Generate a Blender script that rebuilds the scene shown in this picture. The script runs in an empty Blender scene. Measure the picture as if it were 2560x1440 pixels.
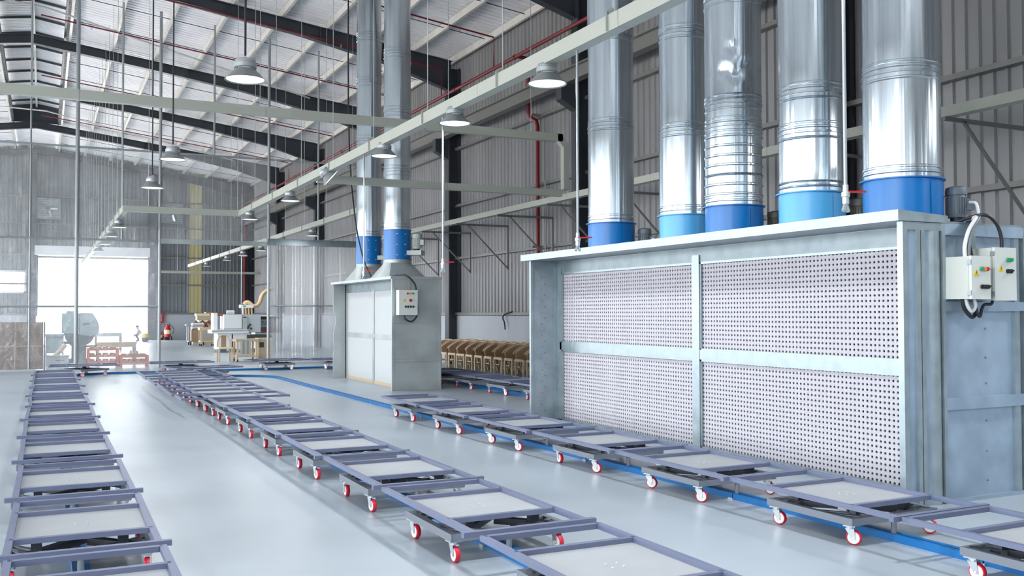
import bpy, math, random
from mathutils import Vector, Matrix
random.seed(7)
R = math.radians
SC = bpy.context.scene
COL = SC.collection

# ------------------------------------------------------------------ camera
FPX = 2384.0
yaw, pit, rol = R(26.158), R(1.462), R(-0.1416)
fw = Vector((math.sin(yaw)*math.cos(pit), math.cos(yaw)*math.cos(pit), math.sin(pit)))
rt = Vector((math.cos(yaw), -math.sin(yaw), 0.0))
up = rt.cross(fw)
rt, up = rt*math.cos(rol)+up*math.sin(rol), up*math.cos(rol)-rt*math.sin(rol)
cam = bpy.data.cameras.new('camera')
cam.sensor_width = 36.0
cam.lens = FPX/2560*36.0
cam.clip_end = 400
co = bpy.data.objects.new('camera', cam)
co.matrix_world = Matrix(((rt.x, up.x, -fw.x, 0), (rt.y, up.y, -fw.y, 0), (rt.z, up.z, -fw.z, 1.6), (0, 0, 0, 1)))
COL.objects.link(co)
SC.camera = co

# ------------------------------------------------------------------ world, view, lights
w = bpy.data.worlds.new('sky'); SC.world = w
w.use_nodes = True
bg = w.node_tree.nodes['Background']
bg.inputs[0].default_value = (0.93, 0.97, 1.0, 1)
bg.inputs[1].default_value = 7.0
SC.view_settings.view_transform = 'Standard'
SC.view_settings.look = 'None'
SC.view_settings.gamma = 1.0
SC.view_settings.use_curve_mapping = False
SC.view_settings.exposure = 0.84
cy = SC.cycles
cy.max_bounces = 6; cy.diffuse_bounces = 4; cy.glossy_bounces = 3
cy.transmission_bounces = 4; cy.transparent_max_bounces = 10
cy.sample_clamp_indirect = 6.0
cy.caustics_reflective = False; cy.caustics_refractive = False
LAMP_W = 24.0          # each high-bay lamp
def area(name, loc, size, power, rot=(0, 0, 0), col=(1, 1, 1), sizey=None, spread=None, portal=False):
    l = bpy.data.lights.new(name, 'AREA')
    l.energy = power; l.color = col
    if sizey: l.shape = 'RECTANGLE'; l.size = size; l.size_y = sizey
    else: l.shape = 'DISK'; l.size = size
    if spread: l.spread = spread
    if portal: l.cycles.is_portal = True
    o = bpy.data.objects.new(name, l); COL.objects.link(o)
    o.location = loc; o.rotation_euler = rot
    return o
sun = bpy.data.lights.new('sun', 'SUN'); sun.energy = 14.0; sun.angle = R(1.0); sun.color = (1.0, 0.95, 0.88)
so = bpy.data.objects.new('sun', sun); COL.objects.link(so)
so.rotation_euler = Vector((-0.22, -0.80, -0.56)).to_track_quat('-Z', 'Y').to_euler()
# daylight entering the big openings (portals only guide the sky's light)
area('door_portal', (2.6, 60.9, 2.45), 5.9, 1, (R(-90), 0, 0), sizey=4.9, portal=True)
LEFT_DOORS = [(-10.0+5.3*i, -6.3+5.3*i) for i in range(13)]
for a_, b_ in LEFT_DOORS:
    area('side_portal', (-12.45, (a_+b_)/2, 2.75), 5.5, 1, (0, R(-90), 0), sizey=b_-a_, portal=True)
# added fill lights without fixtures, unseen to the sides and behind the camera
for x in (-3.4, -8.6):
    for y in (-7, -1, 5, 11, 17, 23, 31, 40, 50):
        area('fill_light', (x, y, 3.95), 0.36, LAMP_W*1.6, col=(0.94, 0.97, 1.0))
for x in (1.8, 4.6, 9.6):
    for y in (-6, 0, 4.6):
        area('fill_light', (x, y, 3.95), 0.36, LAMP_W*(1.6 if x < 9 else 2.6), col=(0.94, 0.97, 1.0))

# ------------------------------------------------------------------ materials
def lin(c):
    return tuple(((v/255)/12.92 if v/255 <= 0.04045 else ((v/255+0.055)/1.055)**2.4) for v in c)+(1.0,)
MATS = {}
def mat(name, rgb, rough=0.5, metal=0.0, var=0.0, vscale=4.0, bump=0.0, bscale=30.0, stretch=(1, 1, 1), spec=0.5, rvar=0.0, detail=4.0):
    m = bpy.data.materials.new(name); m.use_nodes = True
    nt = m.node_tree; b = nt.nodes['Principled BSDF']
    c = lin(rgb)
    b.inputs['Base Color'].default_value = c
    b.inputs['Roughness'].default_value = rough
    b.inputs['Metallic'].default_value = metal
    b.inputs['Specular IOR Level'].default_value = spec
    if var or bump or rvar:
        tc = nt.nodes.new('ShaderNodeTexCoord'); mp = nt.nodes.new('ShaderNodeMapping')
        mp.inputs['Scale'].default_value = stretch
        nt.links.new(tc.outputs['Object'], mp.inputs[0])
    if var or rvar:
        n = nt.nodes.new('ShaderNodeTexNoise'); n.inputs['Scale'].default_value = vscale; n.inputs['Detail'].default_value = detail
        nt.links.new(mp.outputs[0], n.inputs[0])
        if var:
            r = nt.nodes.new('ShaderNodeValToRGB')
            r.color_ramp.elements[0].position = 0.2; r.color_ramp.elements[1].position = 0.8; r.color_ramp.interpolation = 'EASE'
            r.color_ramp.elements[0].color = tuple(v*(1-var) for v in c[:3])+(1,)
            r.color_ramp.elements[1].color = tuple(min(1, v*(1+var*0.6)) for v in c[:3])+(1,)
            nt.links.new(n.outputs[0], r.inputs[0]); nt.links.new(r.outputs[0], b.inputs['Base Color'])
        if rvar:
            mr = nt.nodes.new('ShaderNodeMapRange')
            mr.inputs[3].default_value = rough-rvar; mr.inputs[4].default_value = rough+rvar
            nt.links.new(n.outputs[0], mr.inputs[0]); nt.links.new(mr.outputs[0], b.inputs['Roughness'])
    if bump:
        n2 = nt.nodes.new('ShaderNodeTexNoise'); n2.inputs['Scale'].default_value = bscale; n2.inputs['Detail'].default_value = 2
        nt.links.new(mp.outputs[0], n2.inputs[0])
        bp = nt.nodes.new('ShaderNodeBump'); bp.inputs['Strength'].default_value = bump; bp.inputs['Distance'].default_value = 0.02
        nt.links.new(n2.outputs[0], bp.inputs['Height']); nt.links.new(bp.outputs[0], b.inputs['Normal'])
    MATS[name] = m
    return m
mat('floor', (168, 179, 188), 0.34, var=0.12, vscale=0.9, rvar=0.05)
mat('outside', (228, 222, 216), 0.9)
mat('white_wall', (184, 189, 197), 0.75, var=0.05, vscale=1.2)
mat('sheet', (150, 150, 152), 0.5, 0.35, var=0.14, vscale=1.5, stretch=(1, 1, 0.25))
mat('far_sheet', (128, 133, 138), 0.5, 0.3, var=0.08, vscale=1.0)
mat('roof', (240, 240, 242), 0.5, 0.0, var=0.10, vscale=0.8)
mat('purlin', (226, 222, 216), 0.5, 0.25, var=0.10, vscale=3)
mat('steel', (60, 65, 72), 0.45, 0.0, var=0.08, vscale=2)
mat('girt', (128, 128, 126), 0.5, 0.3)
mat('trunk', (178, 182, 172), 0.45, 0.0)
mat('galv', (158, 172, 178), 0.40, 0.65, var=0.16, vscale=7, rvar=0.10, bump=0.05, bscale=3)
mat('galv_dark', (138, 150, 156), 0.45, 0.6, var=0.25, vscale=4, rvar=0.10)
mat('galv_end', (164, 184, 202), 0.45, 0.55, var=0.20, vscale=3.5, rvar=0.12, bump=0.05, bscale=3)
mat('galv_old', (182, 190, 190), 0.5, 0.6, var=0.18, vscale=2.2, rvar=0.1)
mat('duct', (200, 211, 219), 0.25, 0.92, var=0.08, vscale=5, rvar=0.06, bump=0.5, bscale=3.6, stretch=(3.4, 3.4, 0.06))
mat('duct_ring', (190, 198, 205), 0.25, 0.95)
mat('fan_blue', (0, 112, 188), 0.3, 0.0, bump=0.12, bscale=3.2, stretch=(3, 3, 0.15))
mat('fan_cyan', (84, 172, 226), 0.30, 0.0, bump=0.12, bscale=3.2, stretch=(3, 3, 0.15))
mat('motor', (98, 108, 118), 0.5)
mat('motor_light', (178, 186, 184), 0.5)
mat('motor_dark', (70, 70, 62), 0.5)
mat('filter', (184, 182, 190), 0.85)
mat('filter_white', (190, 194, 196), 0.9)
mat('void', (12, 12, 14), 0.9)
mat('frame', (104, 112, 138), 0.45, 0.0, var=0.05, vscale=5)
mat('deck_plate', (168, 172, 176), 0.55, 0.15, var=0.08, vscale=2.5)
mat('base', (120, 126, 136), 0.5, 0.0)
mat('base_dark', (62, 66, 74), 0.55)
mat('zinc', (205, 212, 216), 0.3, 0.85)
mat('bolt', (205, 208, 210), 0.3, 0.3)
mat('tyre', (214, 36, 62), 0.35)
mat('hub', (235, 238, 238), 0.4)
mat('rail', (6, 108, 176), 0.4, 0.0, var=0.15, vscale=3)
mat('rail_slot', (14, 44, 96), 0.6)
mat('box', (212, 218, 212), 0.45)
mat('box_side', (200, 206, 200), 0.45)
mat('black', (28, 30, 34), 0.5)
mat('cable', (34, 38, 44), 0.5)
mat('cable_grey', (222, 224, 226), 0.45)
mat('cable_mid', (120, 128, 134), 0.45)
mat('red', (196, 30, 40), 0.4)
mat('red_btn', (200, 24, 36), 0.35)
mat('green_btn', (18, 160, 96), 0.35)
mat('amber', (236, 140, 30), 0.35)
mat('yellow', (240, 200, 20), 0.5)
mat('pipe_red', (122, 22, 34), 0.4)
mat('pipe', (160, 166, 170), 0.4, 0.3)
mat('lamp_alu', (180, 184, 188), 0.35, 0.5)
mat('lamp_cone', (150, 154, 154), 0.4, 0.4)
mat('wood', (166, 134, 104), 0.6, var=0.12, vscale=6, stretch=(1, 1, 4))
mat('wood_light', (214, 192, 162), 0.6, var=0.08, vscale=6)
mat('ply', (164, 134, 106), 0.65, var=0.10, vscale=4)
mat('carton', (196, 176, 150), 0.8)
mat('board', (128, 104, 88), 0.7, var=0.35, vscale=1.6)
mat('machine', (236, 238, 238), 0.5)
mat('machine_grey', (190, 200, 202), 0.5)
mat('green_machine', (150, 172, 176), 0.5)
mat('green_dark', (92, 112, 116), 0.55)
mat('orange', (226, 104, 72), 0.55)
mat('hose', (208, 178, 136), 0.6)
mat('cloth_grey', (168, 168, 160), 0.85)
mat('maroon', (110, 62, 62), 0.7)
mat('skin', (196, 150, 124), 0.6)
mat('shirt', (206, 200, 214), 0.85)
mat('trousers', (70, 66, 96), 0.85)
mat('hair', (30, 26, 26), 0.6)
mat('shutter', (222, 226, 230), 0.5, 0.2)
mat('gauge', (236, 228, 190), 0.6)
def special():
    # lamp lens
    m = bpy.data.materials.new('lens'); m.use_nodes = True
    b = m.node_tree.nodes['Principled BSDF']
    b.inputs['Base Color'].default_value = (0.85, 0.9, 0.95, 1)
    b.inputs['Emission Color'].default_value = (0.9, 0.95, 1, 1)
    b.inputs['Emission Strength'].default_value = 0.85
    MATS['lens'] = m
    # translucent roof-light strip
    m = bpy.data.materials.new('strip_sheet'); m.use_nodes = True
    nt = m.node_tree; nt.nodes.clear()
    o = nt.nodes.new('ShaderNodeOutputMaterial'); mx = nt.nodes.new('ShaderNodeMixShader')
    t = nt.nodes.new('ShaderNodeBsdfTranslucent'); d = nt.nodes.new('ShaderNodeBsdfDiffuse')
    t.inputs[0].default_value = (0.022, 0.021, 0.012, 1); d.inputs[0].default_value = (0.28, 0.27, 0.18, 1)
    mx.inputs[0].default_value = 0.6
    nt.links.new(t.outputs[0], mx.inputs[2]); nt.links.new(d.outputs[0], mx.inputs[1]); nt.links.new(mx.outputs[0], o.inputs[0])
    MATS['strip_sheet'] = m
    # clear film: mostly transparent, milky scatter that paints in the door's haze, wrinkled gloss
    for nm, milky, gl, bs in (('film', 0.24, 0.42, 3.0), ('film_less_haze', 0.17, 0.42, 3.0), ('curtain', 0.30, 0.25, 2.0)):
        m = bpy.data.materials.new(nm); m.use_nodes = True
        nt = m.node_tree; nt.nodes.clear()
        o = nt.nodes.new('ShaderNodeOutputMaterial')
        tr = nt.nodes.new('ShaderNodeBsdfTransparent'); tr.inputs[0].default_value = (0.93, 0.95, 0.96, 1)
        tl = nt.nodes.new('ShaderNodeBsdfTranslucent'); tl.inputs[0].default_value = (0.9, 0.92, 0.95, 1)
        df = nt.nodes.new('ShaderNodeBsdfDiffuse'); df.inputs[0].default_value = (0.9, 0.92, 0.95, 1)
        gs = nt.nodes.new('ShaderNodeBsdfGlossy'); gs.inputs['Roughness'].default_value = 0.06
        m0 = nt.nodes.new('ShaderNodeMixShader'); m0.inputs[0].default_value = 0.5
        m1 = nt.nodes.new('ShaderNodeMixShader'); m1.inputs[0].default_value = milky
        m2 = nt.nodes.new('ShaderNodeMixShader')
        lw = nt.nodes.new('ShaderNodeLayerWeight'); lw.inputs[0].default_value = gl
        mu = nt.nodes.new('ShaderNodeMath'); mu.operation = 'MULTIPLY_ADD'; mu.inputs[1].default_value = 0.5; mu.inputs[2].default_value = 0.07
        tc = nt.nodes.new('ShaderNodeTexCoord'); n = nt.nodes.new('ShaderNodeTexNoise')
        n.inputs['Scale'].default_value = bs; n.inputs['Detail'].default_value = 8
        bp = nt.nodes.new('ShaderNodeBump'); bp.inputs['Strength'].default_value = 1.0; bp.inputs['Distance'].default_value = 0.16 if nm != 'curtain' else 0.05
        L = nt.links.new
        L(tc.outputs['Object'], n.inputs[0]); L(n.outputs[0], bp.inputs['Height']); L(bp.outputs[0], gs.inputs['Normal'])
        L(tl.outputs[0], m0.inputs[1]); L(df.outputs[0], m0.inputs[2])
        L(tr.outputs[0], m1.inputs[1]); L(m0.outputs[0], m1.inputs[2])
        L(m1.outputs[0], m2.inputs[1]); L(gs.outputs[0], m2.inputs[2])
        L(lw.outputs['Fresnel'], mu.inputs[0]); L(mu.outputs[0], m2.inputs[0])
        L(m2.outputs[0], o.inputs[0])
        MATS[nm] = m
special()

# ------------------------------------------------------------------ mesh helpers
class MB:
    def __init__(s): s.v = []; s.f = []
    def add(s, vs, fs):
        k = len(s.v); s.v += [tuple(p) for p in vs]; s.f += [tuple(i+k for i in f) for f in fs]; return s
    def box(s, x0, x1, y0, y1, z0, z1):
        return s.add([(x0, y0, z0), (x1, y0, z0), (x1, y1, z0), (x0, y1, z0), (x0, y0, z1), (x1, y0, z1), (x1, y1, z1), (x0, y1, z1)],
                     [(3, 2, 1, 0), (4, 5, 6, 7), (0, 1, 5, 4), (1, 2, 6, 5), (2, 3, 7, 6), (3, 0, 4, 7)])
    def bar(s, a, b, wd, ht, upv=(0, 0, 1)):
        a, b = Vector(a), Vector(b); d = (b-a).normalized(); u = Vector(upv)
        r = d.cross(u)
        if r.length < 1e-5: r = d.cross(Vector((1, 0, 0)))
        r.normalize(); u = r.cross(d)
        r = r*wd/2; u = u*ht/2
        return s.add([a-r-u, a+r-u, a+r+u, a-r+u, b-r-u, b+r-u, b+r+u, b-r+u],
                     [(0, 1, 2, 3), (7, 6, 5, 4), (4, 5, 1, 0), (5, 6, 2, 1), (6, 7, 3, 2), (7, 4, 0, 3)])
    def cyl(s, a, b, r, n=12, r2=None, caps=True):
        a, b = Vector(a), Vector(b); d = (b-a).normalized()
        x = d.orthogonal().normalized(); y = d.cross(x)
        r2 = r if r2 is None else r2
        vs = [a+(x*math.cos(t)+y*math.sin(t))*r for t in [2*math.pi*i/n for i in range(n)]]
        vs += [b+(x*math.cos(t)+y*math.sin(t))*r2 for t in [2*math.pi*i/n for i in range(n)]]
        fs = [(i, (i+1) % n, n+(i+1) % n, n+i) for i in range(n)]
        if caps: fs += [tuple(range(n))[::-1], tuple(range(n, 2*n))]
        return s.add(vs, fs)
    def lathe(s, prof, n=24, c=(0, 0, 0), caps=True):
        vs = []; m = len(prof)
        for r, z in prof:
            vs += [(c[0]+r*math.cos(2*math.pi*i/n), c[1]+r*math.sin(2*math.pi*i/n), c[2]+z) for i in range(n)]
        fs = [(j*n+i, j*n+(i+1) % n, (j+1)*n+(i+1) % n, (j+1)*n+i) for j in range(m-1) for i in range(n)]
        if caps: fs += [tuple(range(n))[::-1], tuple(range((m-1)*n, m*n))]
        return s.add(vs, fs)
    def tube(s, pts, r, n=8):
        pts = [Vector(p) for p in pts]; k = len(pts); vs = []
        t0 = (pts[1]-pts[0]).normalized(); x = t0.orthogonal().normalized()
        for i, p in enumerate(pts):
            t = ((pts[min(i+1, k-1)]-pts[max(i-1, 0)])).normalized()
            x = (x-t*x.dot(t)).normalized(); y = t.cross(x)
            rr = r[i] if isinstance(r, (list, tuple)) else r
            vs += [p+(x*math.cos(a)+y*math.sin(a))*rr for a in [2*math.pi*j/n for j in range(n)]]
        fs = [(i*n+j, i*n+(j+1) % n, (i+1)*n+(j+1) % n, (i+1)*n+j) for i in range(k-1) for j in range(n)]
        fs += [tuple(range(n))[::-1], tuple(range((k-1)*n, k*n))]
        return s.add(vs, fs)
    def prism(s, poly, axis, a, b):
        # poly in the two other axes (in order x,y,z without axis)
        def mk(p, q):
            return (q, p[0], p[1]) if axis == 0 else ((p[0], q, p[1]) if axis == 1 else (p[0], p[1], q))
        n = len(poly); vs = [mk(p, a) for p in poly]+[mk(p, b) for p in poly]
        fs = [tuple(range(n))[::-1], tuple(range(n, 2*n))]+[(i, (i+1) % n, n+(i+1) % n, n+i) for i in range(n)]
        return s.add(vs, fs)
    def mesh(s, name, m, smooth=None):
        me = bpy.data.meshes.new(name); me.from_pydata(s.v, [], s.f); me.validate(); me.update()
        import bmesh
        bm = bmesh.new(); bm.from_mesh(me); bmesh.ops.recalc_face_normals(bm, faces=bm.faces); bm.to_mesh(me); bm.free()
        if m: me.materials.append(MATS[m])
        if smooth:
            me.shade_smooth()
            me.set_sharp_from_angle(angle=R(smooth))
        return me
    def build(s, name, m, parent=None, smooth=None, loc=(0, 0, 0), rot=(0, 0, 0)):
        return put(name, s.mesh(name, m, smooth), parent, loc, rot)
def put(name, me, parent=None, loc=(0, 0, 0), rot=(0, 0, 0)):
    o = bpy.data.objects.new(name, me); COL.objects.link(o)
    o.parent = parent; o.location = loc; o.rotation_euler = rot
    return o
def tag(o, label, cat, group=None, kind=None):
    if label: o['label'] = label
    if cat: o['category'] = cat
    if group: o['group'] = group
    if kind: o['kind'] = kind
    return o
def thing(name, label, cat, loc=(0, 0, 0), rz=0.0, group=None, rot=None):
    o = bpy.data.objects.new(name, None); COL.objects.link(o)
    o.empty_display_size = 0.1
    o.location = loc; o.rotation_euler = rot or (0, 0, rz)
    return tag(o, label, cat, group)
def struct(o, label=None):
    o['kind'] = 'structure'
    if label: o['label'] = label
    return o
def smoothpts(pts, k=6):
    P = [Vector(p) for p in pts]; out = []
    for i in range(len(P)-1):
        a, b, c, d = P[max(i-1, 0)], P[i], P[i+1], P[min(i+2, len(P)-1)]
        for j in range(k):
            t = j/k
            out.append(0.5*((2*b)+(c-a)*t+(2*a-5*b+4*c-d)*t*t+(3*b-a-3*c+d)*t**3))
    out.append(P[-1]); return out
ORD = ['first', 'second', 'third', 'fourth', 'fifth', 'sixth', 'seventh', 'eighth', 'ninth', 'tenth', 'eleventh', 'twelfth', 'thirteenth', 'fourteenth', 'fifteenth', 'sixteenth', 'seventeenth']

# ------------------------------------------------------------------ the hall
XW, XL, YF, YR, XRIDGE = 11.8, -12.6, 61.0, -12.0, -0.4
def ztop(x): return 11.04-0.127*abs(x-XRIDGE)      # top of the rafters
floor = struct(MB().box(XL-0.4, XW+0.4, YR-0.3, YF+0.3, -0.2, 0.0).build('floor', 'floor'), 'smooth pale grey industrial floor')
struct(MB().box(-60, 60, YF+0.3, YF+60, -0.25, -0.03).build('trim_1', 'outside'), 'bright yard outside the far door')
struct(MB().box(-70, XL-0.4, YR-0.3, YF+0.3, -0.25, -0.03).build('trim_3', 'outside'), 'yard beside the hall')
struct(MB().box(-60, 60, YR-40, YR-0.3, -0.25, -0.03).build('trim_2', 'outside'), 'yard behind the hall')

def ribs(a, b, pitch, dep, top=0.5):
    # trapezoidal profile: list of (s, depth)
    out = []; s = a
    while s < b-1e-6:
        out += [(s, 0), (s+pitch*0.60, 0), (s+pitch*0.70, dep), (s+pitch*0.90, dep)]; s += pitch
    out.append((b, 0)); return out
def sheet_y(m, x, y0, y1, z0, z1, pitch=0.22, dep=-0.035, z1f=None):
    pr = ribs(y0, y1, pitch, dep); k = len(m.v)
    for s, d in pr: m.v += [(x+d, s, z0), (x+d, s, z1)]
    m.f += [(k+2*i, k+2*i+2, k+2*i+3, k+2*i+1) for i in range(len(pr)-1)]
    return m
def sheet_x(m, y, x0, x1, z0, zf, pitch=0.22, dep=-0.035):
    pr = ribs(x0, x1, pitch, dep); k = len(m.v)
    for s, d in pr: m.v += [(s, y+d, z0), (s, y+d, zf(s) if callable(zf) else zf)]
    m.f += [(k+2*i, k+2*i+2, k+2*i+3, k+2*i+1) for i in range(len(pr)-1)]
    return m
YB = [-4.9, 3.3, 11.5, 19.7, 27.75, 35.9, 44.1, 52.3, 60.55]
# right wall
wr = struct(sheet_y(MB(), XW, YR, YF, 1.44, ztop(XW)+0.25).build('wall_right', 'sheet'), 'grey corrugated side wall behind the spray booths')
MB().box(11.68, 11.95, YR, YF, 0, 1.5).build('plinth_wall', 'white_wall', wr)
for z in (1.56, 3.3, 4.95, 6.75, 8.35):
    MB().box(11.62, 11.76, YR, YF, z-0.04, z+0.04).build('girt', 'girt', wr)
TN = [3]
for y in YB:
    c = MB().box(11.35, 11.40, y-0.16, y+0.16, 0, 9.3).box(11.40, 11.72, y-0.02, y+0.02, 0, 9.3).box(11.70, 11.76, y-0.16, y+0.16, 0, 9.3)
    TN[0] += 1
    col = struct(c.build('trim_%d' % TN[0], 'steel'), 'dark steel column with a corbel at the side wall')
    MB().prism([(11.36, 6.40), (11.36, 7.02), (10.92, 7.02), (10.92, 6.64)], 1, y-0.13, y+0.13).build('corbel', 'steel', col)
TN[0] += 1
rb = struct(MB().box(11.02, 11.26, YR, YB[0], 7.02, 7.37).build('trim_%d' % TN[0], 'girt'), 'grey runway beam on corbels along the side wall')
for a, b in zip(YB[:-1], YB[1:]):
    MB().box(11.02, 11.26, a, b, 7.02, 7.05).box(11.12, 11.15, a, b, 7.05, 7.34).box(11.02, 11.26, a, b, 7.34, 7.37).build('runway_beam', 'girt', rb)
# left wall
_w = sheet_y(MB(), XL, YR, YF, 5.5, ztop(XL)+0.25, dep=0.035)
_e = [YR]+[v for d in LEFT_DOORS for v in d]+[YF]
for _a, _b in zip(_e[0::2], _e[1::2]): sheet_y(_w, XL, _a, _b, 1.4, 5.5, dep=0.035)
wl = struct(_w.build('wall_left', 'sheet'), 'grey corrugated side wall on the left with open loading bays')
for _a, _b in zip(_e[0::2], _e[1::2]): MB().box(XL-0.15, XL+0.12, _a, _b, 0, 1.5).build('plinth_wall', 'white_wall', wl)
for y in YB:
    MB().box(XL+0.06, XL+0.5, y-0.15, y+0.15, 0, 9.2).build('column', 'steel', wl)
# rear wall
wb = struct(sheet_x(MB(), YR, XL, XW, 0, ztop).build('wall_back', 'sheet'), 'corrugated rear wall of the hall')
# far wall with the open roller door
DX0, DX1, DZ = -0.38, 5.56, 4.92
zt = lambda x: ztop(x)+0.25
wf = sheet_x(MB(), YF, XL, DX0, 1.45, zt)
sheet_x(wf, YF, DX1, 7.84, 1.45, zt); sheet_x(wf, YF, 8.71, XW, 1.45, zt); sheet_x(wf, YF, DX0, DX1, DZ, zt)
wf = struct(wf.build('wall_far', 'far_sheet'), 'grey corrugated gable wall at the far end')
MB().box(XL, DX0, YF-0.05, YF+0.15, 0, 1.52).build('plinth_wall', 'white_wall', wf)
MB().box(DX1, XW, YF-0.05, YF+0.15, 0, 1.52).build('plinth_wall', 'white_wall', wf)
sheet_x(MB(), YF, 7.84, 8.71, 1.45, 10.2).build('translucent_strip', 'strip_sheet', wf)
for z in (1.58, 3.3, 4.95, 6.75, 8.3):
    MB().box(DX1, XW, YF-0.16, YF-0.06, z-0.05, z+0.05).build('girt', 'girt', wf)
    MB().box(XL, DX0, YF-0.16, YF-0.06, z-0.05, z+0.05).build('girt', 'girt', wf)
MB().box(DX0, DX1, YF-0.16, YF-0.06, 8.3, 8.4).build('girt', 'girt', wf)
MB().box(DX0, DX1, YF-0.16, YF-0.06, 6.7, 6.8).build('girt', 'girt', wf)
for x in (-0.62, 5.8, 11.45, -6.6):
    MB().box(x-0.22, x+0.22, YF-0.5, YF-0.06, 0, ztop(x)-0.1).build('column', 'steel', wf)
dr = struct(MB().box(DX0-0.1, DX1+0.1, YF-0.65, YF-0.12, DZ+0.02, DZ+0.55).build('door_1', 'shutter'), 'open roller shutter door flooded with daylight')
MB().box(DX0, DX1, YF-0.32, YF-0.24, DZ-0.14, DZ-0.02).build('bottom_rail', 'girt', dr)
for x in (DX0-0.06, DX1+0.06):
    MB().box(x-0.06, x+0.06, YF-0.4, YF-0.2, 0, DZ).build('guide_rail', 'galv', dr)
wd = struct(MB().box(-3.4, -0.9, YF-0.06, YF+0.02, 2.75, 2.85).box(-3.4, -0.9, YF-0.06, YF+0.02, 3.95, 4.05).box(-3.4, -3.3, YF-0.06, YF+0.02, 2.75, 4.05).box(-1.0, -0.9, YF-0.06, YF+0.02, 2.75, 4.05).build('reflection_frame', 'shutter'), 'narrow glowing pane imitating a film reflection beside the far door')
m = bpy.data.materials.new('pane'); m.use_nodes = True
m.node_tree.nodes['Principled BSDF'].inputs['Emission Color'].default_value = (0.95, 0.98, 1, 1)
m.node_tree.nodes['Principled BSDF'].inputs['Emission Strength'].default_value = 1.6
MATS['pane'] = m
MB().box(-3.3, -1.0, YF-0.052, YF-0.048, 2.85, 3.95).build('pane', 'pane', wd)  # emissive sheet added to imitate the door's reflection in the film

# ------------------------------------------------------------------ roof
def roof_sheet(m, x0, x1, z0, z1, y0, y1, pitch=0.25, dep=0.035):
    pr = ribs(y0, y1, pitch, dep); k = len(m.v)
    for s, d in pr: m.v += [(x0, s, z0+d), (x1, s, z1+d)]
    m.f += [(k+2*i, k+2*i+2, k+2*i+3, k+2*i+1) for i in range(len(pr)-1)]
    return m
zs = lambda x: ztop(x)+0.22
rs = roof_sheet(MB(), 0.58, XW+0.1, zs(0.58), zs(XW+0.1), YR, YF+0.1)
roof_sheet(rs, -1.38, XL-0.1, zs(-1.38), zs(XL-0.1), YR, YF+0.1)
# raised ridge vent
roof_sheet(rs, XRIDGE, 0.95, 12.05, 11.85, YR, 53.0, 0.2)
roof_sheet(rs, XRIDGE, -1.75, 12.05, 11.85, YR, 53.0, 0.2)
roof_sheet(rs, XRIDGE, 0.62, zs(XRIDGE), zs(0.62), 52.9, YF+0.1)
roof_sheet(rs, XRIDGE, -1.42, zs(XRIDGE), zs(-1.42), 52.9, YF+0.1)
roof = struct(rs.build('ceiling', 'roof'), 'corrugated pitched roof with steel purlins')
MB().prism([(-1.56, 11.1), (0.74, 11.1), (0.74, 11.92), (XRIDGE, 12.10), (-1.56, 11.92)], 1, 52.85, 52.95).build('vent_gable', 'steel', roof)
for sx in (-1.40, 0.58):
    MB().box(sx-0.03, sx+0.03, YR, 52.9, zs(sx)-0.12, zs(sx)+0.10).build('vent_curb', 'steel', roof)
for sx in (-1.52, 0.70):
    MB().box(sx-0.02, sx+0.02, YR, 52.9, zs(sx)+0.02, 11.84).build('vent_side', 'sheet', roof)
for y in [YR+2.05*i for i in range(1, 32)]:
    MB().bar((-1.7, y, 11.80), (XRIDGE, y, 12.0), 0.06, 0.08).bar((XRIDGE, y, 12.0), (0.9, y, 11.80), 0.06, 0.08).build('vent_frame', 'steel', roof) if y < 52 else None
MB().box(XRIDGE-0.04, XRIDGE+0.04, YR, 52.9, 11.86, 11.98).build('ridge_purlin', 'purlin', roof)
PX = [0.72+1.36*i for i in range(9)]
for px in PX:
    for sgn in (1, -1):
        x = px if sgn > 0 else 2*XRIDGE-px
        z = ztop(x)
        MB().prism([(x-0.03, z), (x+0.05, z), (x+0.05, z+0.02), (x-0.01, z+0.02), (x-0.01, z+0.20), (x-0.03, z+0.20)], 1, YR, YF).build('purlin', 'purlin', roof)
for y in YB:
    for sgn in (1, -1):
        X = lambda x: x if sgn > 0 else 2*XRIDGE-x
        xs = [XRIDGE, 3.0, 6.5, 9.2, 11.5]; dep = [0.30, 0.31, 0.36, 0.55, 0.95]
        web = MB()
        poly = [(X(x), ztop(x)) for x in xs]+[(X(x), ztop(x)-d) for x, d in reversed(list(zip(xs, dep)))]
        web.prism(poly, 1, y-0.012, y+0.012)
        for i in range(4):
            web.bar((X(xs[i]), y, ztop(xs[i])-0.01), (X(xs[i+1]), y, ztop(xs[i+1])-0.01), 0.24, 0.02)
            web.bar((X(xs[i]), y, ztop(xs[i])-dep[i]), (X(xs[i+1]), y, ztop(xs[i+1])-dep[i+1]), 0.24, 0.02)
        for x in (1.9, 4.6, 7.3, 9.2):
            web.box(X(x)-0.01, X(x)+0.01, y-0.1, y+0.1, ztop(x)-0.36, ztop(x))
        web.build('rafter', 'steel', roof)
    # fly bracing
for a, b in zip(YB[2:-1], YB[3:]):
    for t in (0.36, 0.68):
        y = a+(b-a)*t
        MB().tube([(0.7, y, ztop(0.7)+0.06), (11.5, y, ztop(11.5)+0.06)], 0.012, 5).build('sag_rod', 'steel', roof)
        MB().tube([(-1.5, y, ztop(-1.5)+0.06), (-11.5, y, ztop(-11.5)+0.06)], 0.012, 5).build('sag_rod', 'steel', roof)
for y0, y1 in ((28.0, 35.7), (44.3, 52.1)):
    MB().tube([(-6, y0, ztop(-6)-0.1), (0, (y0+y1)/2, ztop(0)-0.15), (9, y1, ztop(9)-0.1)], 0.03, 6).build('wind_brace', 'purlin', roof)

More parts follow.
